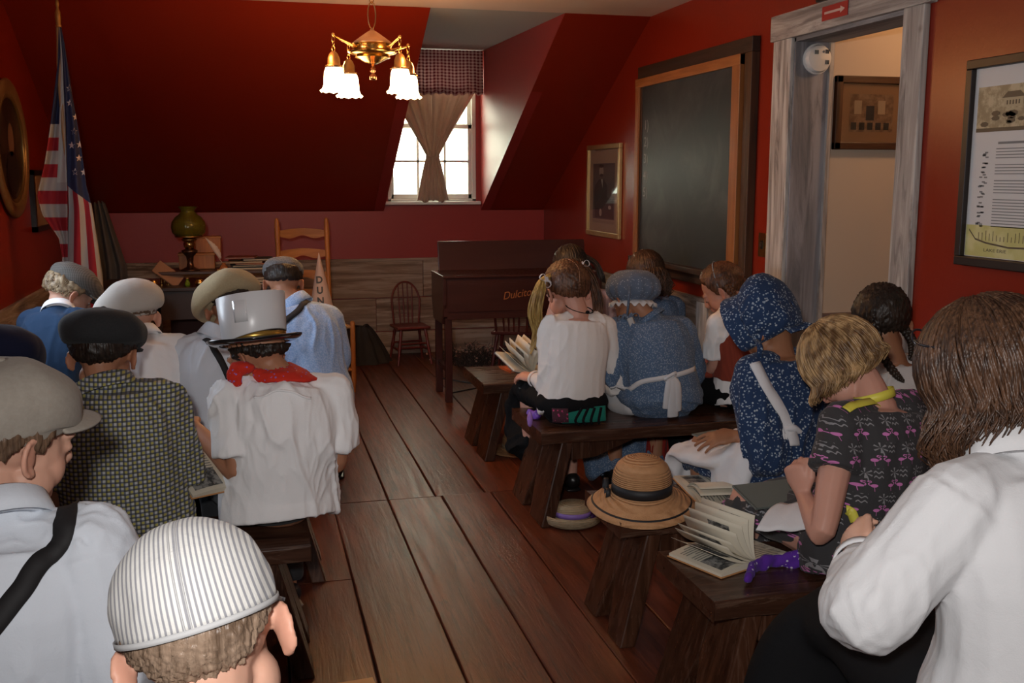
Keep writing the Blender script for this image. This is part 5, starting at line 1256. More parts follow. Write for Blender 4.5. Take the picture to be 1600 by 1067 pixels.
# 3 boy in the tan cap
sp = dict(H=HS(338, 3.87), N=W(342, 528, 3.95), Hc=W(364, 483, 4.03), hy=-6, hp=36, ty=0, s=1.08, hs=1.08, seed=13, armL=(W(296, 640, 3.95), None), armR=(W(402, 640, 3.97), None), skin=SK2)
r_ = person('boy in white shirt with dark braces and tan newsboy cap, behind the white top hat', sp, HDK)
shirt(sp, r_, WSH3, 'shirt', 'long', loose=1.05, amp=.0065, sl=1.1); collar(sp, WSH3, .045, .060)
trousers(sp, r_, TROU); shoes(sp, r_, BLACK); hairshell(sp, r_, HDK, .010, cut=.1)
ribbon(sp['bvh'], [W(316, 512, 3.86), W(330, 545, 3.86), W(352, 590, 3.86), W(368, 640, 3.86)], .024, ELAST, 'brace_strap', sp['shirt'])
flat_cap(sp, r_, CAPC['tan'], wide=1.0, puff=1.1, pitch=-10, roll=-16, seams=4, dz=-.002, dy=-.01, wr=.002, seed=7, height=1.0, droop=.045, dang=-100)

# 4 boy in the light blue shirt
sp = dict(H=HS(492, 4.77), N=W(462, 476, 4.88), Hc=W(443, 441, 4.96), hy=-4, hp=30, ty=-4, tilt=-8, s=1.14, hs=1.04, seed=14, armR=(W(528, 558, 4.86), W(502, 590, 5.06)), armL=(W(432, 570, 4.95), None), skin=SK2)
r_ = person('boy in light blue shirt with one black brace, nearest the ladder-back chair', sp, HDK)
shirt(sp, r_, BLUES, 'shirt', 'long', loose=1.10, amp=.006, sl=1.12, wide=1.03); collar(sp, BLUES, .042, .058)
trousers(sp, r_, cloth('grey_trousers', (.20, .20, .20))); shoes(sp, r_, BLACK); hairshell(sp, r_, HDK, .012, back=-.66, side=-.12, cut=.25)
ribbon(sp['bvh'], [W(482, 470, 4.82), W(470, 495, 4.80), W(455, 520, 4.80), W(442, 548, 4.80)], .030, ELAST, 'brace_strap', sp['shirt'])
cp = flat_cap(sp, r_, CAPC['tweed'], wide=.25, puff=.7, height=.8, pitch=-6, dz=.010, seams=14, peak=True, length=1.12, button=True)

# 5 boy in the plaid shirt
sp = dict(H=HS(190, 3.10), N=W(165, 606, 3.10), Hc=W(163, 553, 3.17), hy=-10, hp=24, ty=2, s=1.17, hs=1.08, seed=15, armL=(W(88, 790, 3.05), None), armR=(W(286, 782, 3.16), W(225, 800, 3.3)), skin=SK2, vox=.0055)
r_ = person('boy in a yellow and navy plaid shirt and charcoal flat cap', sp, HDK)
shirt(sp, r_, PLAID, 'shirt', 'short', loose=1.12, amp=.006, sl=1.15, hem=.02, cuff=False, extra=[([W(110, 655, 2.95), W(165, 660, 2.9), W(225, 655, 2.95)], .0035, .006)]); collar(sp, PLAID, .034, .064)
trousers(sp, r_, TROU); shoes(sp, r_, BLACK); hairshell(sp, r_, HDK, .011, back=-.84, side=-.2, cut=.1)
flat_cap(sp, r_, CAPC['charcoal'], wide=.95, puff=1.3, height=.82, pitch=-14, dz=-.002, dy=-.01, seams=0, wr=.0022, seed=3, length=1.1)

# 6 boy in the white top hat
sp = dict(H=HS(432, 3.20), N=W(444, 592, 3.22), Hc=W(401, 551, 3.25), hy=50, hp=26, ty=6, ly=14, s=1.16, hs=1.04, seed=16, armL=(W(368, 700, 3.15), W(292, 655, 3.34)), armR=(W(526, 705, 3.22), W(490, 740, 3.36)), skin=SK2, vox=.005, sw=.132)
r_ = person('boy in a white top hat, red bandana and short-sleeved white shirt', sp, HDK)
yk = [W(365, 606, 2.9), W(440, 590, 2.9), W(510, 610, 2.9)]
shirt(sp, r_, WSH, 'shirt', 'short', loose=1.08, amp=.0075, sl=1.10, hem=.02, vox=.0055, belly=1.0, cuff=False, extra=[([W(382, 607, 3.08), W(440, 602, 3.06), W(505, 610, 3.08)], .0050, .009), ([W(385, 610, 3.1), W(396, 660, 3.08), W(382, 720, 3.1), W(378, 790, 3.1)], -.007, .010)])
trousers(sp, r_, CHAR); shoes(sp, r_, M('black_shoe', (.015, .016, .020), .35), M('pale_sole', (.35, .35, .33), .7))
for pts in ([W(380, 607, 3.06), W(440, 600, 3.04), W(508, 610, 3.06)],): ribbon(sp['bvh'], pts, .008, WSH, 'stitched_seam', sp['shirt'], off=.0005, th=.003)
hb = W(399, 537, 3.24); ax_ = (W(392, 470, 3.27)-hb).normalized()
hairshell(sp, r_, HDK, .011, back=-.74, tuft=.004, freq=70, cut=.3, side=-.25, clip=(hb, ax_), res=(110, 80))
N = sp['N']; nb = sp['HM'] @ Vector((0, -.026, -.045)); g = G()
d_ = (nb-N).normalized()
P = []
for q, z, th_ in ((.052, .062, 0), (.068, .058, 0), (.086, .036, 0), (.100, .010, 0), (.102, -.004, 0), (.086, -.004, 0), (.066, .008, 0)):
    P.append([tuple(N+d_*z+Vector((q*1.02*math.cos(a), q*.95*math.sin(a), -.010*math.sin(a)*(q > .07)))) for a in np.linspace(0, 2*PI, 49)[:-1]])
g.grid(P, True, True); g.ell(W(380, 575, 3.16), (.034, .024, .022)); g.tube([W(372, 572, 3.16), W(366, 585, 3.15), W(372, 600, 3.15)], [(.02, .008), (.024, .008), (.012, .006)], 8, res=3)
g.remesh(.004, 3).disp(lambda a: .0035*snoise(a*np.array([.6, .6, 2.4]), 34, 3)+.0012*snoise(a, 90, 8)); g.build('bandana', REDB, r_)
# the hat: tapered crown wrapped in white card, curled black brim, gold band
q_ = Vector((0, 0, 1)).rotation_difference(ax_).to_matrix().to_4x4(); hm_ = Matrix.Translation(hb) @ q_
BGL = M('black_gloss', (.010, .010, .011), .12, spec=.6, coat=.4)
def brimf(q, a, r):
    return (q[0], q[1], q[2]+(.10*max(0, r-.10))*math.cos(2*a)*1.2)
P = []
for r, z in ((.094, .004), (.112, -.001), (.130, .0), (.142, .004), (.148, .010), (.149, .014), (.146, .015), (.140, .010), (.128, .006), (.110, .006), (.094, .010)):
    P.append([brimf((r*math.cos(a)*.98, r*1.06*math.sin(a), z), a, r) for a in np.linspace(0, 2*PI, 49)[:-1]])
hat_ = G().grid(P, True, True).xf(hm_).build('hat_brim', BGL, r_)
G().lathe([(.094, .004), (.096, .03), (.103, .138), (.104, .144), (.100, .147), (.094, .142), (0, .139)], seg=48, sx=.98, sy=1.05).xf(hm_).build('hat_crown', BGL, r_)
G().lathe([(.0975, .008), (.0995, .030), (.0985, .030)], seg=48, sx=.98, sy=1.05).xf(hm_).build('gold_band', M('gold_foil', (.50, .31, .07), .3, metal=.8), r_)
P = []
for z, r in ((.014, .0995), (.018, .1010), (.150, .1080), (.151, .1066), (.018, .0996)):
    P.append([(r*.98*math.cos(a), r*1.05*math.sin(a), z+(.020*max(0, math.cos(a+.7)) if z < .04 else .004*math.cos(a))) for a in np.linspace(0, 2*PI, 49)[:-1]])
WC = M('white_card', (.66, .66, .67), .30, spec=.5); G().grid(P, True, True).xf(hm_).build('white_wrap', WC, r_)
a0 = -2.12
P = [[(1.016*(.1005+.055*(z-.03)/1.0)*.98*math.cos(a), 1.016*(.1005+.055*(z-.03))*1.05*math.sin(a), z) for a in np.linspace(a0, a0+.42, 7)] for z in (.062, .09, .128)]
G().grid(P).xf(hm_).build('clear_tape', M('clear_tape', (.70, .70, .71), .04, spec=.9, coat=1), r_, solid=.0008)

# 7 boy in the beige flat cap, near left
sp = dict(H=HS(-20, 1.78), N=W(-6, 812, 1.80), Hc=W(12, 684, 1.88), hy=-50, hp=12, ty=-14, s=1.22, hs=1.16, seed=17, armR=(W(178, 1030, 1.72), W(150, 1075, 1.95)), armL=(None, None), vox=.0045, sw=.128)
r_ = person('boy in a beige flat cap and black brace over a pale shirt, left edge', sp, HBR)
shirt(sp, r_, WSH3, 'shirt', 'long', loose=1.12, amp=.0085, sl=1.25, hem=.03, vox=.0055, extra=[([W(122, 822, 1.72), W(152, 870, 1.66), W(125, 960, 1.62), W(108, 1050, 1.62)], -.006, .007), ([W(60, 930, 1.6), W(120, 985, 1.6), W(180, 1030, 1.6)], -.006, .010), ([W(20, 1050, 1.6), W(80, 1010, 1.6), W(118, 990, 1.6)], .006, .010), ([W(-40, 800, 1.62), W(60, 815, 1.65), W(130, 850, 1.7)], .003, .005)])
collar(sp, WSH3, .036, .064); trousers(sp, r_, TROU); shoes(sp, r_, BLACK)
ribbon(sp['bvh'], [W(122, 815, 1.78), W(88, 838, 1.68), W(45, 890, 1.62), W(0, 955, 1.60), W(-40, 1010, 1.6)], .034, ELAST, 'brace_strap', sp['shirt'], n=40)
hairshell(sp, r_, HBR, .012, back=-.7, side=-.30, res=(120, 80), tuft=.003, cut=.3)
flat_cap(sp, r_, CAPC['beige'], wide=.28, puff=1.3, pitch=-16, dz=-.004, roll=3, seams=6, wr=.0018, seed=9, length=1.18, height=.82, s=.98, plen=.036)

# 8 boy in the striped cap, nearest
sp = dict(H=HS(335, 1.02), N=W(322, 1180, 1.03), Hc=W(318, 992, 1.14), hy=-4, hp=26, hr=-13, ty=0, s=1.12, hs=1.06, seed=18, vox=.0045)
r_ = person('boy seen from behind in a grey-and-white ticking stripe cap, nearest the camera', sp, HLT)
shirt(sp, r_, WSH, 'shirt', 'long', vox=.010); collar(sp, WSH); trousers(sp, r_, TROU); shoes(sp, r_, BLACK)
hairshell(sp, r_, HLT, .006, back=-.88, side=-.12, res=(180, 130), tuft=.0016, freq=190, cut=.20)
C_ = G(); P = []; cm = capmat(sp["HM"], pitch=-10, dz=.010)
for t in np.linspace(0, 1, 26):
    e = lerp(.02, PI/2-.01, t); row = []
    for a in np.linspace(0, 2*PI, 97)[:-1]:
        k = 1-.012*sum(math.exp(-((((a-c0+PI) % (2*PI))-PI)/.02)**2) for c0 in (PI, .0, PI*.5+.25, PI*1.5-.25)); rr_ = (.083+.004*math.sin(PI*t))*math.cos(e)**.86
        row.append((rr_*math.sin(a)*1.0*k, -.010+rr_*1.20*math.cos(a)*k, .008+.106*math.sin(e)))
    P.append(row)
P = np.array(P); P += (.0012*snoise(P.reshape(-1, 3), 60, 2).reshape(P.shape[:2]))[..., None]*np.array([1, 1, 0])
g = G().grid(P[:, ::-1], False, True); g.f.append(tuple(range(g.n-96, g.n))[::-1]); uv_ = [(p[0]*(1+.22*max(0, min(1, (p[2]-.01)/.11))), 0) for p in g.arr()]; cap_ = g.xf(cm).build('cap', STRC, r_, solid=.003, uv=uv_)
P = [[(.0845*math.sin(a)*q, -.010+.0845*1.2*math.cos(a)*q, z) for a in np.linspace(0, 2*PI, 73)[:-1]] for q, z in ((1.0, .006), (1.014, .006), (1.014, .012), (1.0, .012))]
G().grid(P, True, True).xf(cm).build('hem_band', M('grey_stitched_hem', (.42, .42, .42), .8), cap_)
for sx_ in (-.0035, .0035):
    pts = [cm @ Vector((sx_, -.010-(.0845+.004*math.sin(PI*t))*math.cos(lerp(.02, 1.5, t))**.86*1.2-.0005, .008+.106*math.sin(lerp(.02, 1.5, t))+.001)) for t in np.linspace(0, 1, 24)]
    G().tube(pts, [.0011]*24, 6).build('back_seam', MATS['grey_stitched_hem'], cap_)
P = []
for t in np.linspace(0, 1, 5): P.append([((.086+t*.05*math.cos(a*1.3)**.5*(abs(a) < 1.2))*math.sin(a), -.01+(.100+t*.05*math.cos(a*1.3)**.5)*math.cos(a), .012-.02*t) for a in np.linspace(-.8, .8, 18)])
G().grid(P).xf(cm).build('peak', STRC, cap_, solid=.004, uv=[(p[0], 0) for r in P for p in r])

# 9 boy in the navy cap, far left edge
sp = dict(H=HS(0, 3.10), N=W(-20, 640, 3.12), Hc=W(2, 580, 3.2), hy=-20, hp=22, s=1.12, hs=1.04, seed=19)
r_ = person('boy in a dark navy cap, mostly hidden above the beige cap at left', sp, HDK)
shirt(sp, r_, NAVYD, 'shirt', 'long'); collar(sp, NAVYD); trousers(sp, r_, TROU); shoes(sp, r_, BLACK); hairshell(sp, r_, HDK, .010, cut=.1)
flat_cap(sp, r_, CAPC['navy'], wide=.75, puff=1, pitch=-4, seams=6)

# 10 girl with ponytails in the white top
def bow(c, d, n, sz, mat, parent):
    c = Vector(c); d = Vector(d).normalized(); n = Vector(n).normalized(); t = d.cross(n); g = G()
    for sg in (-1, 1):
        pts = [c+d*sg*sz*(.9*math.sin(a))*1.0+t*sz*.36*math.sin(2*a)*1.0+n*.003 for a in np.linspace(0, PI, 12)]
        pts = [c+d*sg*sz*math.sin(a/2)**1.0*(1)+t*sz*.42*math.sin(a) for a in np.linspace(0, 2*PI, 16)]
        g.tube(pts, [(sz*.03, sz*.20)]*16, 6, ref=t)
        g.tube([c, c+d*sg*sz*.35-t*sz*.6+Vector((0, 0, -sz*.2)), c+d*sg*sz*.5-t*sz*.9+Vector((0, 0, -sz*.9))], [(sz*.16, sz*.03)]*3, 6, ref=d, res=3)
    g.ell(c, (sz*.17,)*3, None, 8, 6)
    return g.build('hair_bow', mat, parent)
BOWM = M('white_ribbon', (.62, .58, .60), .5)
sp = dict(H=HS(892, 4.30), N=W(905, 494, 4.34), Hc=W(885, 454, 4.42), hy=14, hp=27, ty=2, s=1.06, hs=1.16, seed=20, armL=(W(857, 600, 4.32), W(836, 592, 4.47)), armR=(W(966, 600, 4.36), W(930, 600, 4.5)), skin=SK4, vox=.005, handL=dict(d=Vector((-.5, .6, .1)), n=Vector((-.3, -.3, 1)), c=.5), sw=.115)
r_ = person('girl with long side ponytails and white bows, in a white knit top', sp, HAU)
shirt(sp, r_, WSH2, 'top', 'long', loose=.98, amp=.0050, nk=.022, vox=.0058, sl=1.0, hem=-.012, cuff=True)
skirt(sp, r_, BLKC, .20); shoes(sp, r_, BLACK)
TEAL = cloth('teal_satin', (.012, .16, .12)); PK = cloth('pink_print', lambda c: c.mix(c.vor(60).ss(.2, .3), (.45, .05, .16), (.06, .02, .03)))
b_ = sp['H']+Vector((.02, -.118, .055)); tail = G()
P = [[tuple(b_+Vector((.135*math.sin(a)*(1), .03-.035*math.cos(a)-.012*t, .030-.066*t))) for a in np.linspace(-.85, .85, 20)] for t in np.linspace(0, 1, 4)]
G().grid(P).build('teal_panel', TEAL, r_, solid=.006)
P = [[tuple(b_+Vector((.145*math.sin(a), .02-.035*math.cos(a)-.014*t, .030-.06*t))) for a in np.linspace(-1.35, -.55, 10)] for t in np.linspace(0, 1, 4)]
G().grid(P).build('pink_print_panel', PK, r_, solid=.006)
for k in range(4): G().tube([b_+Vector((-.02+.03*k, -.03, .03)), b_+Vector((-.05+.036*k, -.036, -.02)), b_+Vector((-.03+.03*k, -.03, -.042))], [(.006, .002)]*3, 6, res=3).build('black_tie', BLKC, r_)
G().ell(W(828, 655, 4.2), (.012, .02, .035)).build('lilac_trim', cloth('lilac', (.30, .16, .50)), r_)
hairshell(sp, r_, HAU, .014, back=-.95, side=-.35, res=(130, 90), tuft=.0018, freq=120)
G().tube([sp['HM'] @ Vector((.004*math.sin(e*5), -.012-(.092+.0135)*math.cos(e), .022+(.084+.0135)*math.sin(e))) for e in np.linspace(-.55, 1.5, 24)], [(.0016, .0022)]*24, 6).build('parting', M('scalp', (.36, .20, .13), .6), sp['hairo'])
hm = sp['HM']; tl = W(850, 438, 4.38); tr = W(908, 414, 4.46)
bundle([hm @ Vector((-.05, -.03, .05)), tl, W(843, 455, 4.36), W(836, 488, 4.36), W(841, 520, 4.37), W(829, 552, 4.36)], [.022, .014, .026, .032, .026, .006], 60, HPT, 'ponytail', sp['hairo'], 3, .0045)
bundle([hm @ Vector((.05, -.02, .06)), tr, W(922, 432, 4.48), W(931, 462, 4.46), W(934, 490, 4.45), W(930, 508, 4.45)], [.020, .012, .024, .026, .022, .006], 50, HAU, 'ponytail', sp['hairo'], 4, .0042)
for c_, dd in ((tl, (.6, .1, -.8)), (tr, (.9, 0, .4))): bow(c_+Vector((0, -.02, 0)), dd, (0, -1, .2), .034, BOWM, sp['hairo']); G().ell(c_, (.013, .013, .010)).build('hair_tie', M('yellow_tie', (.5, .38, .05), .5), sp['hairo'])
G().tube([sp['N']+Vector((.062*math.cos(a), .052*math.sin(a)-.002, .036+.014*math.sin(a)-.012*math.cos(a))) for a in np.linspace(0, 2*PI, 25)], [(.0035, .002)]*25, 6).build('black_cord', BLKC, r_)
G().ell(sp['N']+Vector((.022, -.052, .024)), (.010, .006, .008)).build('cord_knot', BLKC, r_)

# 11 dark-haired girl in front of the ponytail girl
sp = dict(H=HS(905, 5.42), N=W(912, 455, 5.48), Hc=W(890, 417, 5.52), hy=10, hp=28, s=1.08, hs=1.02, seed=21, skin=SK2)
r_ = person('dark-haired girl in a pale pink top, half hidden in front of the ponytail girl', sp, HDK)
shirt(sp, r_, PINKT, 'top', 'long', nk=.01); collar(sp, PINKT); skirt(sp, r_, CHAR); shoes(sp, r_, BLACK); hairshell(sp, r_, HDK, .016, back=-.95, side=-.4)
bundle([sp['HM'] @ Vector((.05, -.05, .05)), W(930, 410, 5.45), W(940, 432, 5.42), W(946, 442, 5.42)], [.02, .012, .016, .004], 30, HDK, 'ponytail', sp['hairo'], 7)
flowlocks(sp, HDK, sp['hairo'], 120, (100, 260), .09, .02, .006, seed=3)

# 12 brown-haired girl in front of the mob cap
sp = dict(H=HS(1015, 5.42), N=W(1022, 466, 5.48), Hc=W(1008, 428, 5.50), hy=10, hp=22, s=1.0, hs=1.10, seed=22)
r_ = person('girl with long loose dark brown hair and pink floral collar, front right bench', sp, HCH)
shirt(sp, r_, DITSY, 'dress_top', 'long', nk=.01); collar(sp, cloth('pink_floral_collar', lambda c: c.mix(c.vor(55).ss(.25, .4), (.5, .10, .12), (.22, .25, .33))), .05, .075); skirt(sp, r_, cloth('red_skirt', (.20, .016, .012))); shoes(sp, r_, BLACK)
hairshell(sp, r_, HCH, .020, back=-.85, side=-.35); flowlocks(sp, HCH, sp['hairo'], 330, (60, 300), .16, .035, .012, r=.0075, seed=5)

# 13 girl in blue dress and mob cap
sp = dict(H=HS(1030, 4.32), N=W(1014, 500, 4.38), Hc=W(986, 466, 4.46), hy=18, hp=30, ty=-3, s=1.16, hs=1.06, seed=23, armR=(W(1080, 585, 4.42), W(1044, 612, 4.62)), armL=(W(962, 590, 4.38), W(985, 620, 4.6)), skin=SK2)
r_ = person('girl in a blue ditsy-print dress and mob cap with a white apron bow', sp, HBR)
shirt(sp, r_, DITSY, 'dress_top', 'long', loose=1.12, amp=.006, sl=1.22, cuff=False); collar(sp, DITSY, .02, .060); skirt(sp, r_, DITSY, .03, 1.10); shoes(sp, r_, BLACK)
hairshell(sp, r_, HBR, .012, back=-.7)
# soft mob cap: puffed crown, gathered band, white frill
cm = capmat(sp['HM'], pitch=-22, roll=6, dz=-.014)
P = []
for r, z in ((.078, -.002), (.083, .004), (.086, .010), (.098, .016), (.112, .034), (.116, .060), (.110, .090), (.092, .112), (.065, .128), (.03, .134), (.004, .135)):
    P.append([(r*(1+.035*math.sin(15*a)*(r > .08)*(z < .09))*math.cos(a)*1.02, r*(1+.035*math.sin(15*a)*(r > .08)*(z < .09))*math.sin(a)*1.06-.006, z+.002*math.sin(a*5)) for a in np.linspace(0, 2*PI, 91)[:-1]])
P = np.array(P); P += (.0025*snoise(P.reshape(-1, 3), 30, 4).reshape(P.shape[:2]))[..., None]
g = G().grid(P, False, True); g.f.append(tuple(range(g.n-90, g.n))); mc = g.xf(cm).build('mob_cap', cloth('mob_cap_cotton', lambda c: c.mix(c.vor(95).ss(.16, .28), (.34, .38, .44), (.11, .14, .20))), r_)
P = [[(r*math.cos(a), r*math.sin(a)*1.05-.006, z+.008*math.sin(18*a)*t) for a in np.linspace(0, 2*PI, 145)[:-1]] for t, r, z in ((0, .084, .002), (.4, .092, -.010), (1, .104, -.020))]
G().grid(P, False, True).xf(cm).build('white_frill', APRON, mc, solid=.002)
bow(W(982, 498, 4.33), (1, 0, .1), (0, -1, 0), .05, MATS['mob_cap_cotton'], mc); 
G().tube([W(984, 497, 4.32), W(990, 512, 4.31), W(994, 527, 4.30)], [(.016, .002)]*3, 6, ref=(1, 0, 0), res=3).build('ribbon_tail', MATS['grey_stitched_hem'], mc)
G().tube([W(980, 492, 4.35), W(983, 462, 4.32), W(984, 448, 4.34)], [(.006, .003)]*3, 6, res=3).build('cap_seam', MATS['mob_cap_cotton'], mc)
H = sp['H']; zc_ = .585
ribbon(sp['bvh'], [W(950, 628, 4.3), W(985, 606, 4.15), W(1040, 592, 4.15), W(1078, 576, 4.25)], .022, APRON, 'apron_band', sp['shirt'], off=.003, th=.003)
g = G(); bc = W(1047, 592, 4.17); bc = sp['bvh'].find_nearest(bc)[0]+Vector((0, -.012, 0))
for dx, dz, L_, w_ in ((-.012, 0, .13, .018), (.012, 0, .17, .026), (.03, 0, .145, .018)):
    g.tube([bc+Vector((dx*.4, -.004, .01)), bc+Vector((dx, -.014, -.03)), bc+Vector((dx*1.3, -.004, -L_))], [(w_*.5, .006), (w_, .007), (w_*1.1, .005)], 8, ref=(1, 0, 0), res=4)
g.ell(bc, (.03, .014, .020)); g.tube([bc, bc+Vector((.02, -.012, .03)), bc+Vector((-.03, -.012, .005)), bc], [.008]*4, 8, res=3)
g.build('apron_bow', APRON, r_)
G().tube([H+Vector((-.14, .0, .06)), H+Vector((-.15, .12, .05)), H+Vector((-.13, .26, .06))], [(.05, .06), (.07, .075), (.07, .06)], 12, res=4).build('apron_side', APRON, r_)

# 14 girl in the rust pinafore
sp = dict(H=HS(1150, 4.36), N=W(1140, 486, 4.42), Hc=W(1128, 452, 4.48), hy=52, hp=34, ty=34, s=1.06, hs=1.08, seed=24, armL=(W(1116, 566, 4.36), W(1083, 592, 4.55)), skin=SK4, vox=.005, handL=dict(d=Vector((-.6, .5, -.3)), n=Vector((-.3, 0, 1))))
r_ = person('girl in a rust pinafore over a white T-shirt, with small auburn plaits', sp, HGD)
shirt(sp, r_, WSH, 't_shirt', 'short', loose=.95, sl=.9, cuff=False); 
s_, sd, fw, H, N, Pc, Mv, t, S = frames(sp); g = G()
g.tube([Pc+Vector((0, 0, .05)), Pc.lerp(Mv, .8), Mv.lerp(N, .45), N-t*.055], [(.152, .120), (.143, .113), (.142, .108), (.075, .082)], 20, ref=sd, res=3, flat=True); g.remesh(.007, 3).disp(folds(sp, .004, 3)); g.build('pinafore', RUST, r_)
G().tube([H+fw*.10+Vector((0, 0, .16)), H+fw*.26+Vector((0, 0, .15)), H+fw*.34+Vector((0, 0, .04))], [(.13, .03), (.16, .035), (.15, .03)], 14, ref=sd, res=4).build('pinafore_skirt', RUST, r_)
xa, xb = W(1012, 690, 4.62).x, W(1084, 690, 4.62).x; P = [[(lerp(xa, xb, u)+.004*math.sin(z*30), 4.62+.012*math.sin(u*30)+.03*(.4-z), z) for u in np.linspace(0, 1, 40)] for z in np.linspace(.42, .09, 12)]
G().grid(P).build('pinafore_hem', cloth('red_hem', (.22, .018, .014)), r_, solid=.004)
trousers(sp, r_, BLKC); shoes(sp, r_, BLACK); hairshell(sp, r_, HAU, .014, back=-.85, side=-.3)
hm = sp['HM']
for sg in (-1, 1): bundle([hm @ Vector((sg*.050, -.055, .03)), hm @ Vector((sg*.078, -.045, -.01)), hm @ Vector((sg*.075, -.05, -.05)), hm @ Vector((sg*.07, -.05, -.09))], [.014, .016, .014, .006], 0, HAU, 'plait', sp['hairo'], braid=3)
G().tube([hm @ Vector((.083*math.cos(a), -.012-.02*math.sin(a), .022+.10*math.sin(a))) for a in np.linspace(-.1, PI+.1, 20)], [(.002, .005)]*20, 6, ref=(0, 1, 0)).build('hair_band', M('blue_grey_band', (.16, .20, .24), .4), sp['hairo'])

# 15 girl in the navy floral bonnet
sp = dict(H=HS(1226, 3.08), N=W(1218, 552, 3.12), Hc=W(1196, 508, 3.20), hy=38, hp=30, ty=14, s=1.12, hs=1.05, seed=25, armL=(W(1199, 720, 2.99), W(1166, 692, 3.09)), armR=(W(1290, 700, 3.2), None), skin=SK3, vox=.005, handL=dict(d=Vector((-.8, .25, -.12)), n=Vector((-.1, -.45, .9)), c=.30, spread=.07), sw=.118)
r_ = person('girl in a navy floral dress and matching bonnet with a white apron', sp, HDK)
shirt(sp, r_, FLORAL, 'dress_top', 'puff', loose=1.02, amp=.005, vox=.0065, hem=.02, cuff=False, nk=.012); skirt(sp, r_, FLORAL, .10, .98, drop=.035); shoes(sp, r_, BLACK)
hairshell(sp, r_, HDK, .008, back=-.5)
bm_ = sp['HM']; P = []; na = 96
def bon(u, v):
    """v 0 brim edge at the face .. 1 back of the crown; u around"""
    a = 2*PI*u
    prof = [(-.0, .112, .092), (.16, .108, .066), (.30, .104, .040), (.36, .103, .028), (.44, .110, .010), (.58, .118, -.028), (.72, .112, -.070), (.86, .080, -.104), (1.0, .004, -.114)]
    vs = [p[0] for p in prof]; r = np.interp(v, vs, [p[1] for p in prof]); y = np.interp(v, vs, [p[2] for p in prof])
    gth = 1+.03*math.sin(22*a)*(1 if .36 < v < .99 else .3)*math.exp(-((v-.45)/.25)**2)
    x, z = r*.93*gth*math.sin(a), r*1.05*gth*math.cos(a)+.022
    if v > .38: z += .018*math.sin(PI*min(1, (v-.38)/.6))
    if math.cos(a) < -.25: 
        k = (-.25-math.cos(a))/.75; z = z*(1-k)+max(z, -.045)*k
    if v < .36: y -= .02*(1-math.cos(a))*.5
    return (x, y, z)
P = [[bon(j/na, v) for j in range(na)] for v in np.linspace(0, 1, 40)]
P = np.array(P); P += (.003*snoise(P.reshape(-1, 3), 34, 6).reshape(P.shape[:2]))[..., None]
g = G().grid(P, False, True); bo = g.xf(bm_).build('bonnet', FLORAL, r_, solid=.003)
P = [[(.088*math.sin(a)*(1+.05*t), -.060-.030*math.cos(a*.0)-.026*t+.010*math.sin(a*15)*t, -.040-.028*t) for a in np.linspace(-1.3, 1.3, 60)] for t in np.linspace(0, 1, 5)]
G().grid(P).xf(bm_).build('neck_frill', FLORAL, bo, solid=.003)
G().tube([bm_ @ Vector((-.075, .02, -.03)), W(1187, 540, 3.05), W(1187, 562, 3.06)], [(.010, .003)]*3, 8, res=4).build('bonnet_tie', FLORAL, bo)
ribbon(sp['bvh'], [W(1178, 570, 3.05), W(1192, 600, 3.0), W(1214, 636, 2.98), W(1228, 672, 2.98), W(1232, 690, 2.98)], .040, APRON, 'apron_strap', sp['shirt'], off=.004, th=.004)
H = sp['H']; g = G(); ly = math.radians(12); fw = Vector((-math.sin(ly), math.cos(ly), 0)); sd = Vector((math.cos(ly), math.sin(ly), 0))
g.tube([H+fw*.0-sd*.10+Vector((0, 0, .175)), H+fw*.12-sd*.06+Vector((0, 0, .118)), H+fw*.27-sd*.02+Vector((0, 0, .106)), H+fw*.40+Vector((0, 0, .075)), H+fw*.44-Vector((0, 0, .05))], [(.10, .045), (.175, .05), (.205, .045), (.205, .04), (.20, .035)], 20, ref=sd, res=4)
g.tube([H-sd*.155+Vector((0, -.02, .19)), H-sd*.18+fw*.03+Vector((0, 0, .09)), H-sd*.17+fw*.1+Vector((0, 0, .0))], [(.045, .03), (.085, .035), (.10, .03)], 14, ref=fw, res=4)
g.remesh(.007, 4).disp(lambda a: .005*snoise(a, 20, 3)+.003*snoise(a, 42, 9)); g.build('apron_skirt', APRON, r_)
g = G(); 
for k in range(9):
    c_ = W(1222+3.4*k, 683-1.0*k, 2.955+.004*k); g.tube([c_+Vector((0, -.004, .020)), c_+Vector((0, -.012, 0)), c_+Vector((0, -.004, -.020))], [.006]*3, 6, res=2)
g.tube([W(1246, 690, 2.98), W(1262, 700, 2.99), W(1272, 708, 3.0)], [(.03, .01), (.025, .008), (.012, .006)], 8, res=3); g.tube([W(1222, 672, 2.96), W(1236, 668, 2.95), W(1252, 676, 2.96)], [.010, .014, .010], 8, res=3); g.build('apron_gathers', APRON, r_)

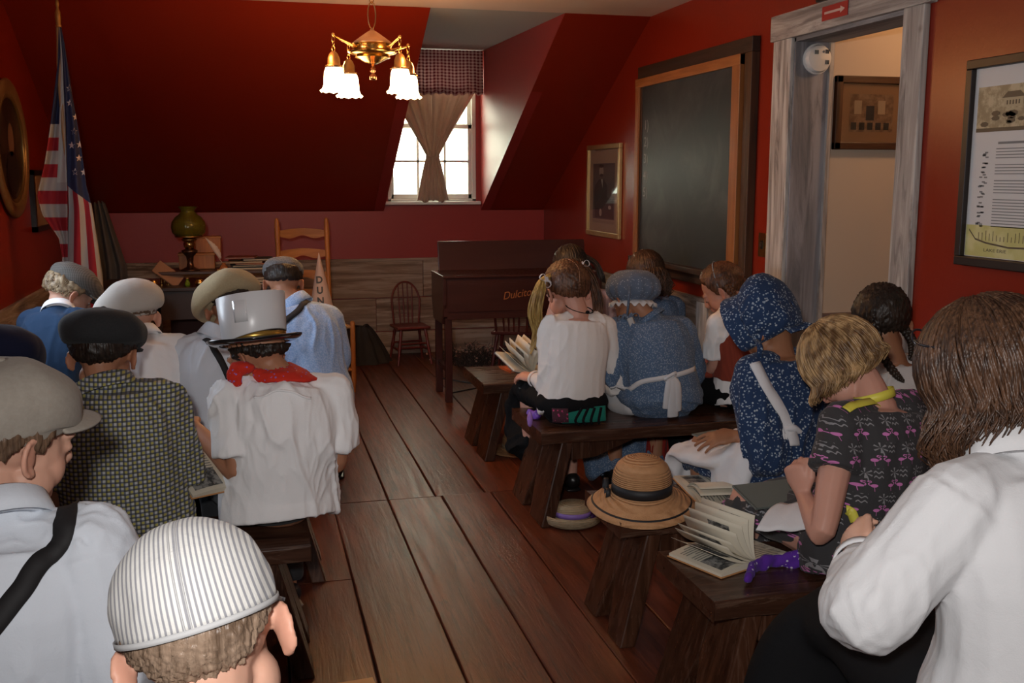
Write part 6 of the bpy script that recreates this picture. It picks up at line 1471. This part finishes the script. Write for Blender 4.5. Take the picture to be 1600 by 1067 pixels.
# 16 girl with two dark plaits near the doorway
sp = dict(H=HS(1420, 3.08), N=W(1395, 566, 3.14), Hc=W(1376, 503, 3.2), hy=-25, hp=26, s=1.06, hs=1.14, seed=26, skin=SK3)
r_ = person('girl with two thin dark plaits and a white top edged in red lace', sp, HDK)
shirt(sp, r_, cloth('white_lace', (.50, .46, .44)), 'top', 'cap', nk=.045, cuff=False); skirt(sp, r_, CHAR); shoes(sp, r_, BLACK)
d_ = (sp['HM'] @ Vector((0, 0, 0))-sp['N']).normalized()
ring(sp['N']-Vector((0, 0, .052)), (0, .1, 1), .108, .036, .006, .080).build('red_lace_yoke', cloth('red_lace', (.45, .012, .020)), r_)
hairshell(sp, r_, HDK, .014, back=-.95, side=-.4, res=(110, 80)); hm = sp['HM']
bundle([hm @ Vector((-.035, -.085, .0)), W(1372, 530, 3.10), W(1382, 560, 3.06), W(1400, 585, 3.03), W(1412, 596, 3.02)], [.013, .013, .012, .011, .005], 0, HDK, 'plait', sp['hairo'], braid=6)
bundle([hm @ Vector((.055, -.065, .0)), W(1412, 512, 3.14), W(1424, 530, 3.12), W(1426, 548, 3.1), W(1422, 562, 3.08)], [.013, .014, .013, .011, .005], 0, HDK, 'plait', sp['hairo'], braid=5)

# 17 girl in the flamingo print
sp = dict(H=HS(1345, 2.43), N=W(1372, 628, 2.44), Hc=W(1312, 570, 2.55), hy=52, hp=38, ty=20, s=1.16, hs=1.08, seed=27, armL=(W(1285, 830, 2.28), W(1258, 778, 2.42)), armR=(W(1440, 800, 2.52), None), skin=SK4, vox=.0045, handL=dict(d=Vector((-.25, .3, .9)), n=Vector((-1, -.3, .3)), c=1.35), sw=.122)
r_ = person('girl with a short light brown bob in a grey flamingo-print dress', sp, HLT)
shirt(sp, r_, FLAM, 'dress_top', 'cap', loose=1.06, amp=.004, nk=.030, vox=.006, sl=1.25, cuff=False, hem=.02); skirt(sp, r_, FLAM, .38, .86, fwd=.86); shoes(sp, r_, M('brown_sandal', (.20, .055, .015), .4))
hairshell(sp, r_, hairm('bob_hair', (.10, .050, .020), (.42, .26, .12), (55, 55, 22)), .016, front=.5, side=-.42, back=-.60, res=(130, 90), tuft=.002)
flowlocks(sp, MATS['bob_hair'], sp['hairo'], 950, (28, 332), .055, .012, .006, r=.0033, lift=.017, seed=8, down=Vector((-.05, .2, -1)), elj=20, elend=-16)
YB_ = M('yellow_ribbon', (.62, .55, .07), .5); N = sp['N']
ribbon(sp['bvh'], [W(1322, 640, 2.34), W(1345, 618, 2.34), W(1372, 606, 2.36), W(1392, 606, 2.40)], .026, YB_, 'apron_halter', r_, off=.006, th=.003)
g = ring(sp['N']+Vector((-.012, .0, .018)), Vector((-.25, .25, 1)), .054, .024, .0025, .050); g.build('apron_neck_loop', YB_, r_)
G().tube([W(1252, 815, 2.30), W(1240, 812, 2.5)], .0001, 4)
ly = math.radians(10); fw = Vector((-math.sin(ly), math.cos(ly), 0)); sd = Vector((math.cos(ly), math.sin(ly), 0)); H = sp['H']
tp = [WZ(1214, 788, .60), WZ(1262, 786, .61), WZ(1326, 792, .62)]; bt = [WZ(1181, 829, .57), WZ(1250, 829, .565), WZ(1334, 824, .56)]
tp, _ = spline(tp, [(1, 1)]*3, 10); bt, _ = spline(bt, [(1, 1)]*3, 10); P = []
for j in range(9):
    t = j/8; P.append([tuple(a.lerp(b, t)+Vector((0, 0, .012*math.sin(PI*t)+.0025*math.sin(i*1.1+t*2)))) for i, (a, b) in enumerate(zip(tp, bt))])
G().grid(P).build('apron_skirt', APRON, r_, solid=.005)
ribbon(sp['bvh'], [W(1302, 806, 2.25), W(1318, 820, 2.22), W(1332, 832, 2.22)], .026, YB_, 'apron_waist_tie', r_, off=.008)

# 18 woman in the white shirt
sp = dict(H=HS(1640, 1.42, .44), N=W(1592, 712, 1.50), Hc=W(1545, 592, 1.60), hy=24, hp=20, ty=16, s=1.30, hs=1.12, seed=28, armL=(W(1352, 955, 1.44), W(1350, 880, 1.60)), armR=(None, None), skin=SK1, vox=.006, handL=dict(d=Vector((.1, .75, .35)), n=Vector((-1, .2, .3)), c=.9, s=.72), sw=.135, ly=22, legs=False)
r_ = person('woman with long wavy brown hair in a white shirt and black skirt, glasses on head', sp, HCH)
shirt(sp, r_, WSHW, 'shirt', 'long', loose=1.14, amp=.0062, sl=1.20, vox=.006, hem=.10, wide=1.08, extra=[([W(1436, 752, 1.34), W(1470, 785, 1.32), W(1540, 797, 1.30), W(1640, 775, 1.30)], .006, .008), ([W(1440, 742, 1.3), W(1465, 800, 1.28), W(1462, 850, 1.28), W(1450, 905, 1.28)], -.009, .010), ([W(1450, 890, 1.25), W(1520, 925, 1.22), W(1600, 960, 1.22)], -.008, .011), ([W(1575, 900, 1.2), W(1575, 1060, 1.2)], .006, .008), ([W(1330, 930, 1.3), W(1380, 980, 1.3), W(1440, 1000, 1.3)], .007, .012), ([W(1390, 850, 1.3), W(1370, 930, 1.3), W(1350, 990, 1.3)], -.006, .010)])
collar(sp, WSHW, .045, .062)
S_, e, w_ = sp['A']['L']; G().tube([e.lerp(w_, .74), e.lerp(w_, .86), e.lerp(w_, .98)], [(.045, .042), (.048, .046), (.045, .042)], 18, res=3).build('rolled_cuff', WSHW, sp['shirt'])
g = G(); H = sp['H']
g.ell(H+Vector((0, 0, .10)), (.21, .19, .12)); K1 = W(1330, 960, 1.86); K1 = Vector((1.235, 1.93, .52))
K0 = H+Vector((-.05, .12, .10))
g.tube([K0, K0.lerp(K1, .5)+Vector((0, 0, .02)), K1], [(.15, .10), (.13, .09), (.10, .075)], 18, ref=(1, 0, 0), res=4)
g.tube([K1, K1+Vector((-.03, .05, -.15)), K1+Vector((-.06, .06, -.45))], [(.11, .08), (.135, .11), (.17, .14)], 18, ref=(1, 0, 0), res=4, flat=True)
g.remesh(.010, 4).disp(lambda a: .007*snoise(a*np.array([1, 1, .3]), 16, 3)); g.build('skirt', BLKC, r_)
shoes(sp, r_, BLACK)
hairshell(sp, r_, HCH, .013, back=-.9, side=-.4, res=(130, 90)); flowlocks(sp, HCH, sp['hairo'], 1500, (34, 326), .150, .018, .014, r=.0036, lift=.027, seed=12, curlf=13, elend=-24, lmin=.5)
hm = sp['HM']; GL = M('dark_spectacle_frame', (.015, .014, .018), .3)
for sg in (-1, 1):
    c_ = Vector((sg*.034, .078, .088)); G().tube([hm @ (c_+Vector((.027*math.cos(a), .006*math.sin(a), .020*math.sin(a)))) for a in np.linspace(0, 2*PI, 21)], [.0022]*21, 6).build('glasses_rim', GL, sp['hairo'])
    G().tube([hm @ Vector((sg*.062, .076, .09)), hm @ Vector((sg*.092, .04, .075)), hm @ Vector((sg*.100, -.05, .045))], .0022, 6, res=4).build('glasses_temple', GL, sp['hairo'])
# ------------------------------------------------------------ hats and books
STRAW = M('golden_straw', lambda c: c.mix(c.noise(60, None, 3), (.38, .18, .075), (.52, .28, .13)), .65, lambda c: ((c.xyz()[0].sq()+c.xyz()[1].sq()).rt()*1000.+c.xyz()[2]*1100.).sin()+c.noise(300), .7, .003)
STRAWP = M('pale_straw', lambda c: c.mix(c.noise(60, None, 3), (.34, .24, .14), (.48, .37, .23)), .65, lambda c: ((c.xyz()[0].sq()+c.xyz()[1].sq()).rt()*900.+c.xyz()[2]*900.).sin()+c.noise(300), .6, .003)
def straw_hat(name, label, loc, prof, mat, band=None, tilt=(0, 0), wave=None, sy=1.0, edge=None):
    t = thing(name, label, 'hat', loc); B = Matrix.Translation(loc) @ Matrix.Rotation(tilt[0], 4, 'X') @ Matrix.Rotation(tilt[1], 4, 'Y')
    def sh(pf, seg=72):
        return [[((r*math.cos(a)), r*sy*math.sin(a), z+(wave(a, r) if wave else 0)) for a in np.linspace(0, 2*PI, seg+1)[:-1]] for r, z in pf]
    g = G().grid(sh(prof), False, True); g.f.append(tuple(range(g.n-72, g.n)))
    g.xf(B).build('straw_body', mat, t, solid=.004)
    if band: 
        pf, bm = band; G().grid(sh(pf), False, True).xf(B).build('ribbon_band', bm, t, solid=.0025)
    if edge:
        pf, bm = edge; G().grid(sh(pf), False, True).xf(B).build('edge_stripe', bm, t, solid=.0012)
    return t, B
BLKR = M('black_ribbon', (.012, .012, .014), .6); LAV = M('lavender_ribbon', (.26, .15, .48), .45); PURR = M('purple_ribbon', (.07, .018, .14), .4)
wv = lambda a, r: .20*max(0, r-.095)*(math.cos(2*a+.6)*.45-.55*math.sin(a)*.3) 
prof = [(.180, -.012), (.168, .000), (.145, .020), (.118, .036), (.099, .042), (.096, .048), (.096, .085), (.092, .110), (.082, .132), (.064, .149), (.036, .160), (.003, .163)]
hl = W(998, 805, 3.03)
t, B = straw_hat('sun_hat', 'wide golden straw sun hat with a black ribbon band, on a bench end', (hl.x+.02, 3.06, .436), prof, STRAW, ([(.0990, .045), (.0985, .078)], BLKR), (0.07, -.02), wv, 1.0, ([(.166, .0045), (.161, .0090)], BLKR))
bow(B @ Vector((-.112, .03, .05)), (.2, .9, .3), (-1, 0, 0), .045, BLKR, t)
hl = WZ(901, 828, 0.0)
prof = [(.128, .052), (.130, .040), (.124, .018), (.108, .006), (.085, .004), (.078, .010), (.079, .030), (.078, .075), (.072, .088), (.05, .095), (.003, .097)]
t, B = straw_hat('straw_hat', 'pale straw hat with upturned brim and lavender ribbon, on the floor', (hl.x+.01, hl.y+.09, .0), prof, STRAWP, ([(.0815, .040), (.0815, .062)], LAV), (0, 0), lambda a, r: 0, .92)
bow(B @ Vector((.082, -.05, .035)), (0, 1, .1), (1, 0, 0), .035, PURR, t)
hl = WZ(800, 712, 0)
prof = [(.155, .004), (.13, .006), (.10, .014), (.088, .020), (.086, .03), (.084, .07), (.074, .09), (.05, .10), (.003, .104)]
straw_hat('straw_hat', 'tan straw hat lying in the shadow under the farthest right bench', (hl.x+.06, hl.y+.10, 0), prof, STRAW, ([(.0895, .022), (.088, .042)], STRAWP))
straw_hat('felt_hat', 'dark plum hat whose brim edge shows at the bottom of the photo', (.235, 1.83, .422), [(.17, .002), (.15, .006), (.12, .012), (.095, .012), (.09, .02), (.088, .06), (.08, .075), (.05, .082), (.003, .084)], cloth('plum_felt', (.022, .008, .018)))
# books
PAGEM = M('cream_page', lambda c: c.mix(c.noise(9, None, 3)*.5, (.58, .53, .43), (.50, .44, .33)), .8); TEXM = M('page_text', (.16, .15, .135), .8); PICM = M('page_picture', lambda c: c.mix(c.noise(45, None, 4, .7).ss(.4, .62), (.035, .035, .035), (.26, .25, .23)), .75)
def open_book(label, loc, rz, w_, h_, cover, fan=0, rise=.020, cat='book', tilt=0, group='open reading books', roll=0, print_=True, seed=0):
    t = thing('open_book', label, cat, loc, rz, group); B = Matrix.Translation(loc) @ Matrix.Rotation(rz, 4, 'Z') @ Matrix.Rotation(tilt, 4, 'X') @ Matrix.Rotation(roll, 4, 'Y'); rr = np.random.RandomState(seed)
    for sg in (-1, 1): G().box((min(0, sg*(w_+.004)), -h_/2-.004, 0), (max(0, sg*(w_+.004)), h_/2+.004, .0028)).xf(B).build('cover', cover, t, smooth=False, bev=.001)
    G().box((-.006, -h_/2-.004, -.001), (.006, h_/2+.004, .0032)).xf(B).build('spine', cover, t, smooth=False)
    def zc(u): return .004+rise*math.sin(PI*min(1, u*1.25+.06))**.8*(1-u*.35) if u < .8 else .004+rise*max(.12, math.sin(PI*.94*(1-.0))*0+.30*(1-u)/.2+.12)
    def zc(u): return .005+rise*(.25+.75*math.sin(PI*(u*.62+.18)))*(1-.55*u)
    for sg in (-1, 1):
        P = []
        for u in np.linspace(0, 1, 12): P.append([(sg*u*w_, -h_/2, .003), (sg*u*w_, -h_/2, zc(u)), (sg*u*w_, h_/2, zc(u)), (sg*u*w_, h_/2, .003)])
        g = G().grid(P, False, True); g.f += [(0, 1, 2, 3), (47, 46, 45, 44)]; g.xf(B).build('page_block', PAGEM, t, smooth=40)
        def onpage(a, b, c_, d, mat, nm, lift=.0006):
            P = [[(sg*u, v, zc(u/w_)+lift) for v in (c_, d)] for u in np.linspace(a, b, 5)]; G().grid(P).xf(B).build(nm, mat, t, smooth=False)
        if print_:
            onpage(w_*.14, w_*.88, h_*.05 if sg > 0 else -h_*.42, h_*.40 if sg > 0 else -h_*.02, PICM, 'printed_picture')
            y0 = -h_*.03 if sg > 0 else h_*.42
            for k in range(9): onpage(w_*.12, w_*(.88 if k % 4 else .7), y0-.011*k-.004, y0-.011*k, TEXM, 'text_line')
    for k in range(fan):
        th = math.radians(lerp(170, 105, (k/max(1, fan-1))**1.15)+rr.uniform(-4, 4)); P = []
        for u in np.linspace(0, 1, 10):
            th2 = th+.25*(1-u)*(1 if k % 2 else .6)-.12*u; P.append([(w_*u*math.cos(th2)*(1-.03*k), v, .006+rise*.5+w_*u*math.sin(th2)*.98) for v in (-h_/2, h_/2)])
        lf = G().grid(P).xf(B).build('page', PAGEM, t, smooth=True, solid=.0009)
        if k % 2 == 0 or k == fan-1:
            P2 = np.array(P); uu = [3, 4, 5, 6, 7, 8]; Q = [[tuple(P2[i][0]*.75+P2[i][1]*.25+np.array([0, 0, 0])), tuple(P2[i][0]*.35+P2[i][1]*.65)] for i in uu]
            nn = np.array([math.sin(th), 0, -math.cos(th)])*.0014
            for sg2 in (1, -1): G().add((np.array(Q).reshape(-1, 3)+nn*sg2), G().grid(Q).f).xf(B).build('printed_picture', PICM, t, smooth=False)
    return t
ORC = M('orange_board', (.42, .20, .075), .6); GRC = M('grey_green_board', (.13, .145, .13), .6)
q = WZ(1140, 862, .42)
open_book('open picture book with fanned pages, on the nearest right bench end', (1.295, 2.575, .4225), math.radians(22), .14, .20, ORC, fan=7, seed=2)
q = WZ(1118, 772, .42)
open_book('open storybook lying behind the sun hat, one leaf lifted', (1.52, 3.155, .4225), math.radians(83), .165, .19, ORC, fan=0, seed=3)
P = []
bq = Matrix.Translation((1.52, 3.155, .4225)) @ Matrix.Rotation(math.radians(83), 4, 'Z')
b = bpy.data.objects['open_book.001']
for k, th in enumerate((32, 22)):
    P = [[(-.155*u*math.cos(math.radians(th)+.3*(1-u)-.25*u), v, .02+.155*u*math.sin(math.radians(th)+.3*(1-u)-.25*u)*.8) for v in (-.095, .095)] for u in np.linspace(0, 1, 10)]
    G().grid(P).xf(bq).build('page', PAGEM, b, solid=.0009)
q = W(335, 748, 3.12); q = Vector((q.x, 3.22, q.z))
open_book('open illustrated book on the lap of the boy in the white top hat', (q.x, q.y, q.z-.0), math.radians(28), .12, .20, ORC, tilt=math.radians(28), seed=5)
q = W(806, 580, 4.6)
open_book('thick open book held up by the girl in front of the ponytail girl', (q.x+.06, q.y+.1, q.z), math.radians(18), .12, .18, M('slate_blue_board', (.10, .12, .14), .5), fan=5, tilt=math.radians(20), roll=math.radians(18), print_=False, seed=6)
q = W(842, 606, 4.5); 
o = closed_book('thin_book', 'thin grey book in the left hand of the ponytail girl', 'book', (q.x, q.y+.03, q.z-.01), (.15, .11, .006), .2, GRC)
q = WZ(800, 578, .42)
o = closed_book('booklet', 'orange booklet lying on the end of the farthest right bench', 'booklet', (q.x+.02, q.y, .4215), (.13, .17, .010), .15, M('orange_cover', (.42, .10, .03), .5))
G().box((q.x-.02, q.y-.05, .4317), (q.x+.055, q.y+.05, .4322)).build('cover_print', M('cover_print', (.26, .055, .02), .5), o, smooth=False)
q = W(1222, 795, 2.55)
closed_book('thin_book', 'grey-green thin book leaning under the fist of the flamingo-dress girl', 'book', (q.x+.01, 2.62, q.z+.02), (.20, .13, .006), .1, GRC, tilt=Matrix.Rotation(math.radians(14), 3, 'X'))
q = W(1128, 686, 3.3)
closed_book('thin_book', 'thin grey-green book on the white apron of the bonnet girl', 'book', (q.x, q.y+.02, q.z), (.12, .16, .006), .3, GRC)
q = W(1088, 600, 4.62)
open_book('open book propped before the girl in the rust pinafore', (q.x+.02, q.y, q.z-.02), math.radians(35), .10, .15, ORC, tilt=math.radians(35), print_=False)
closed_book('book', 'orange-edged book on the nearest left bench beside the plum hat', 'book', (.12, 1.99, .423), (.20, .12, .022), .1, ORC)
# bandanas and small cloths on the benches
g = G(); pts = [WZ(1168, 905, .44), WZ(1180, 885, .44), WZ(1205, 877, .44), WZ(1235, 876, .44), WZ(1258, 872, .45)]
g.tube(pts, [(.012, .010), (.020, .012), (.018, .010), (.024, .014), (.030, .012)], 12, ref=(0, 0, 1), res=5); g.remesh(.004, 2).disp(lambda a: .004*snoise(a, 60, 3)); o = g.build('bandana', PURB, None); recenter(o, tuple(pts[2])[:2]+(.42,)); tag(o, 'crumpled purple bandana trailing along the nearest right bench', 'bandana')
g = G(); c_ = WZ(838, 648, .44); g.ell(c_, (.034, .026, .022)); g.ell(c_+Vector((-.02, .01, .008)), (.02, .02, .016)); g.remesh(.004, 2).disp(lambda a: .005*snoise(a, 90, 5)); o = g.build('bandana', M('purple_satin', (.16, .06, .42), .35), None); recenter(o, (c_.x, c_.y, .42)); tag(o, 'shiny purple bandana knotted on the third right bench beside the black skirt', 'bandana')
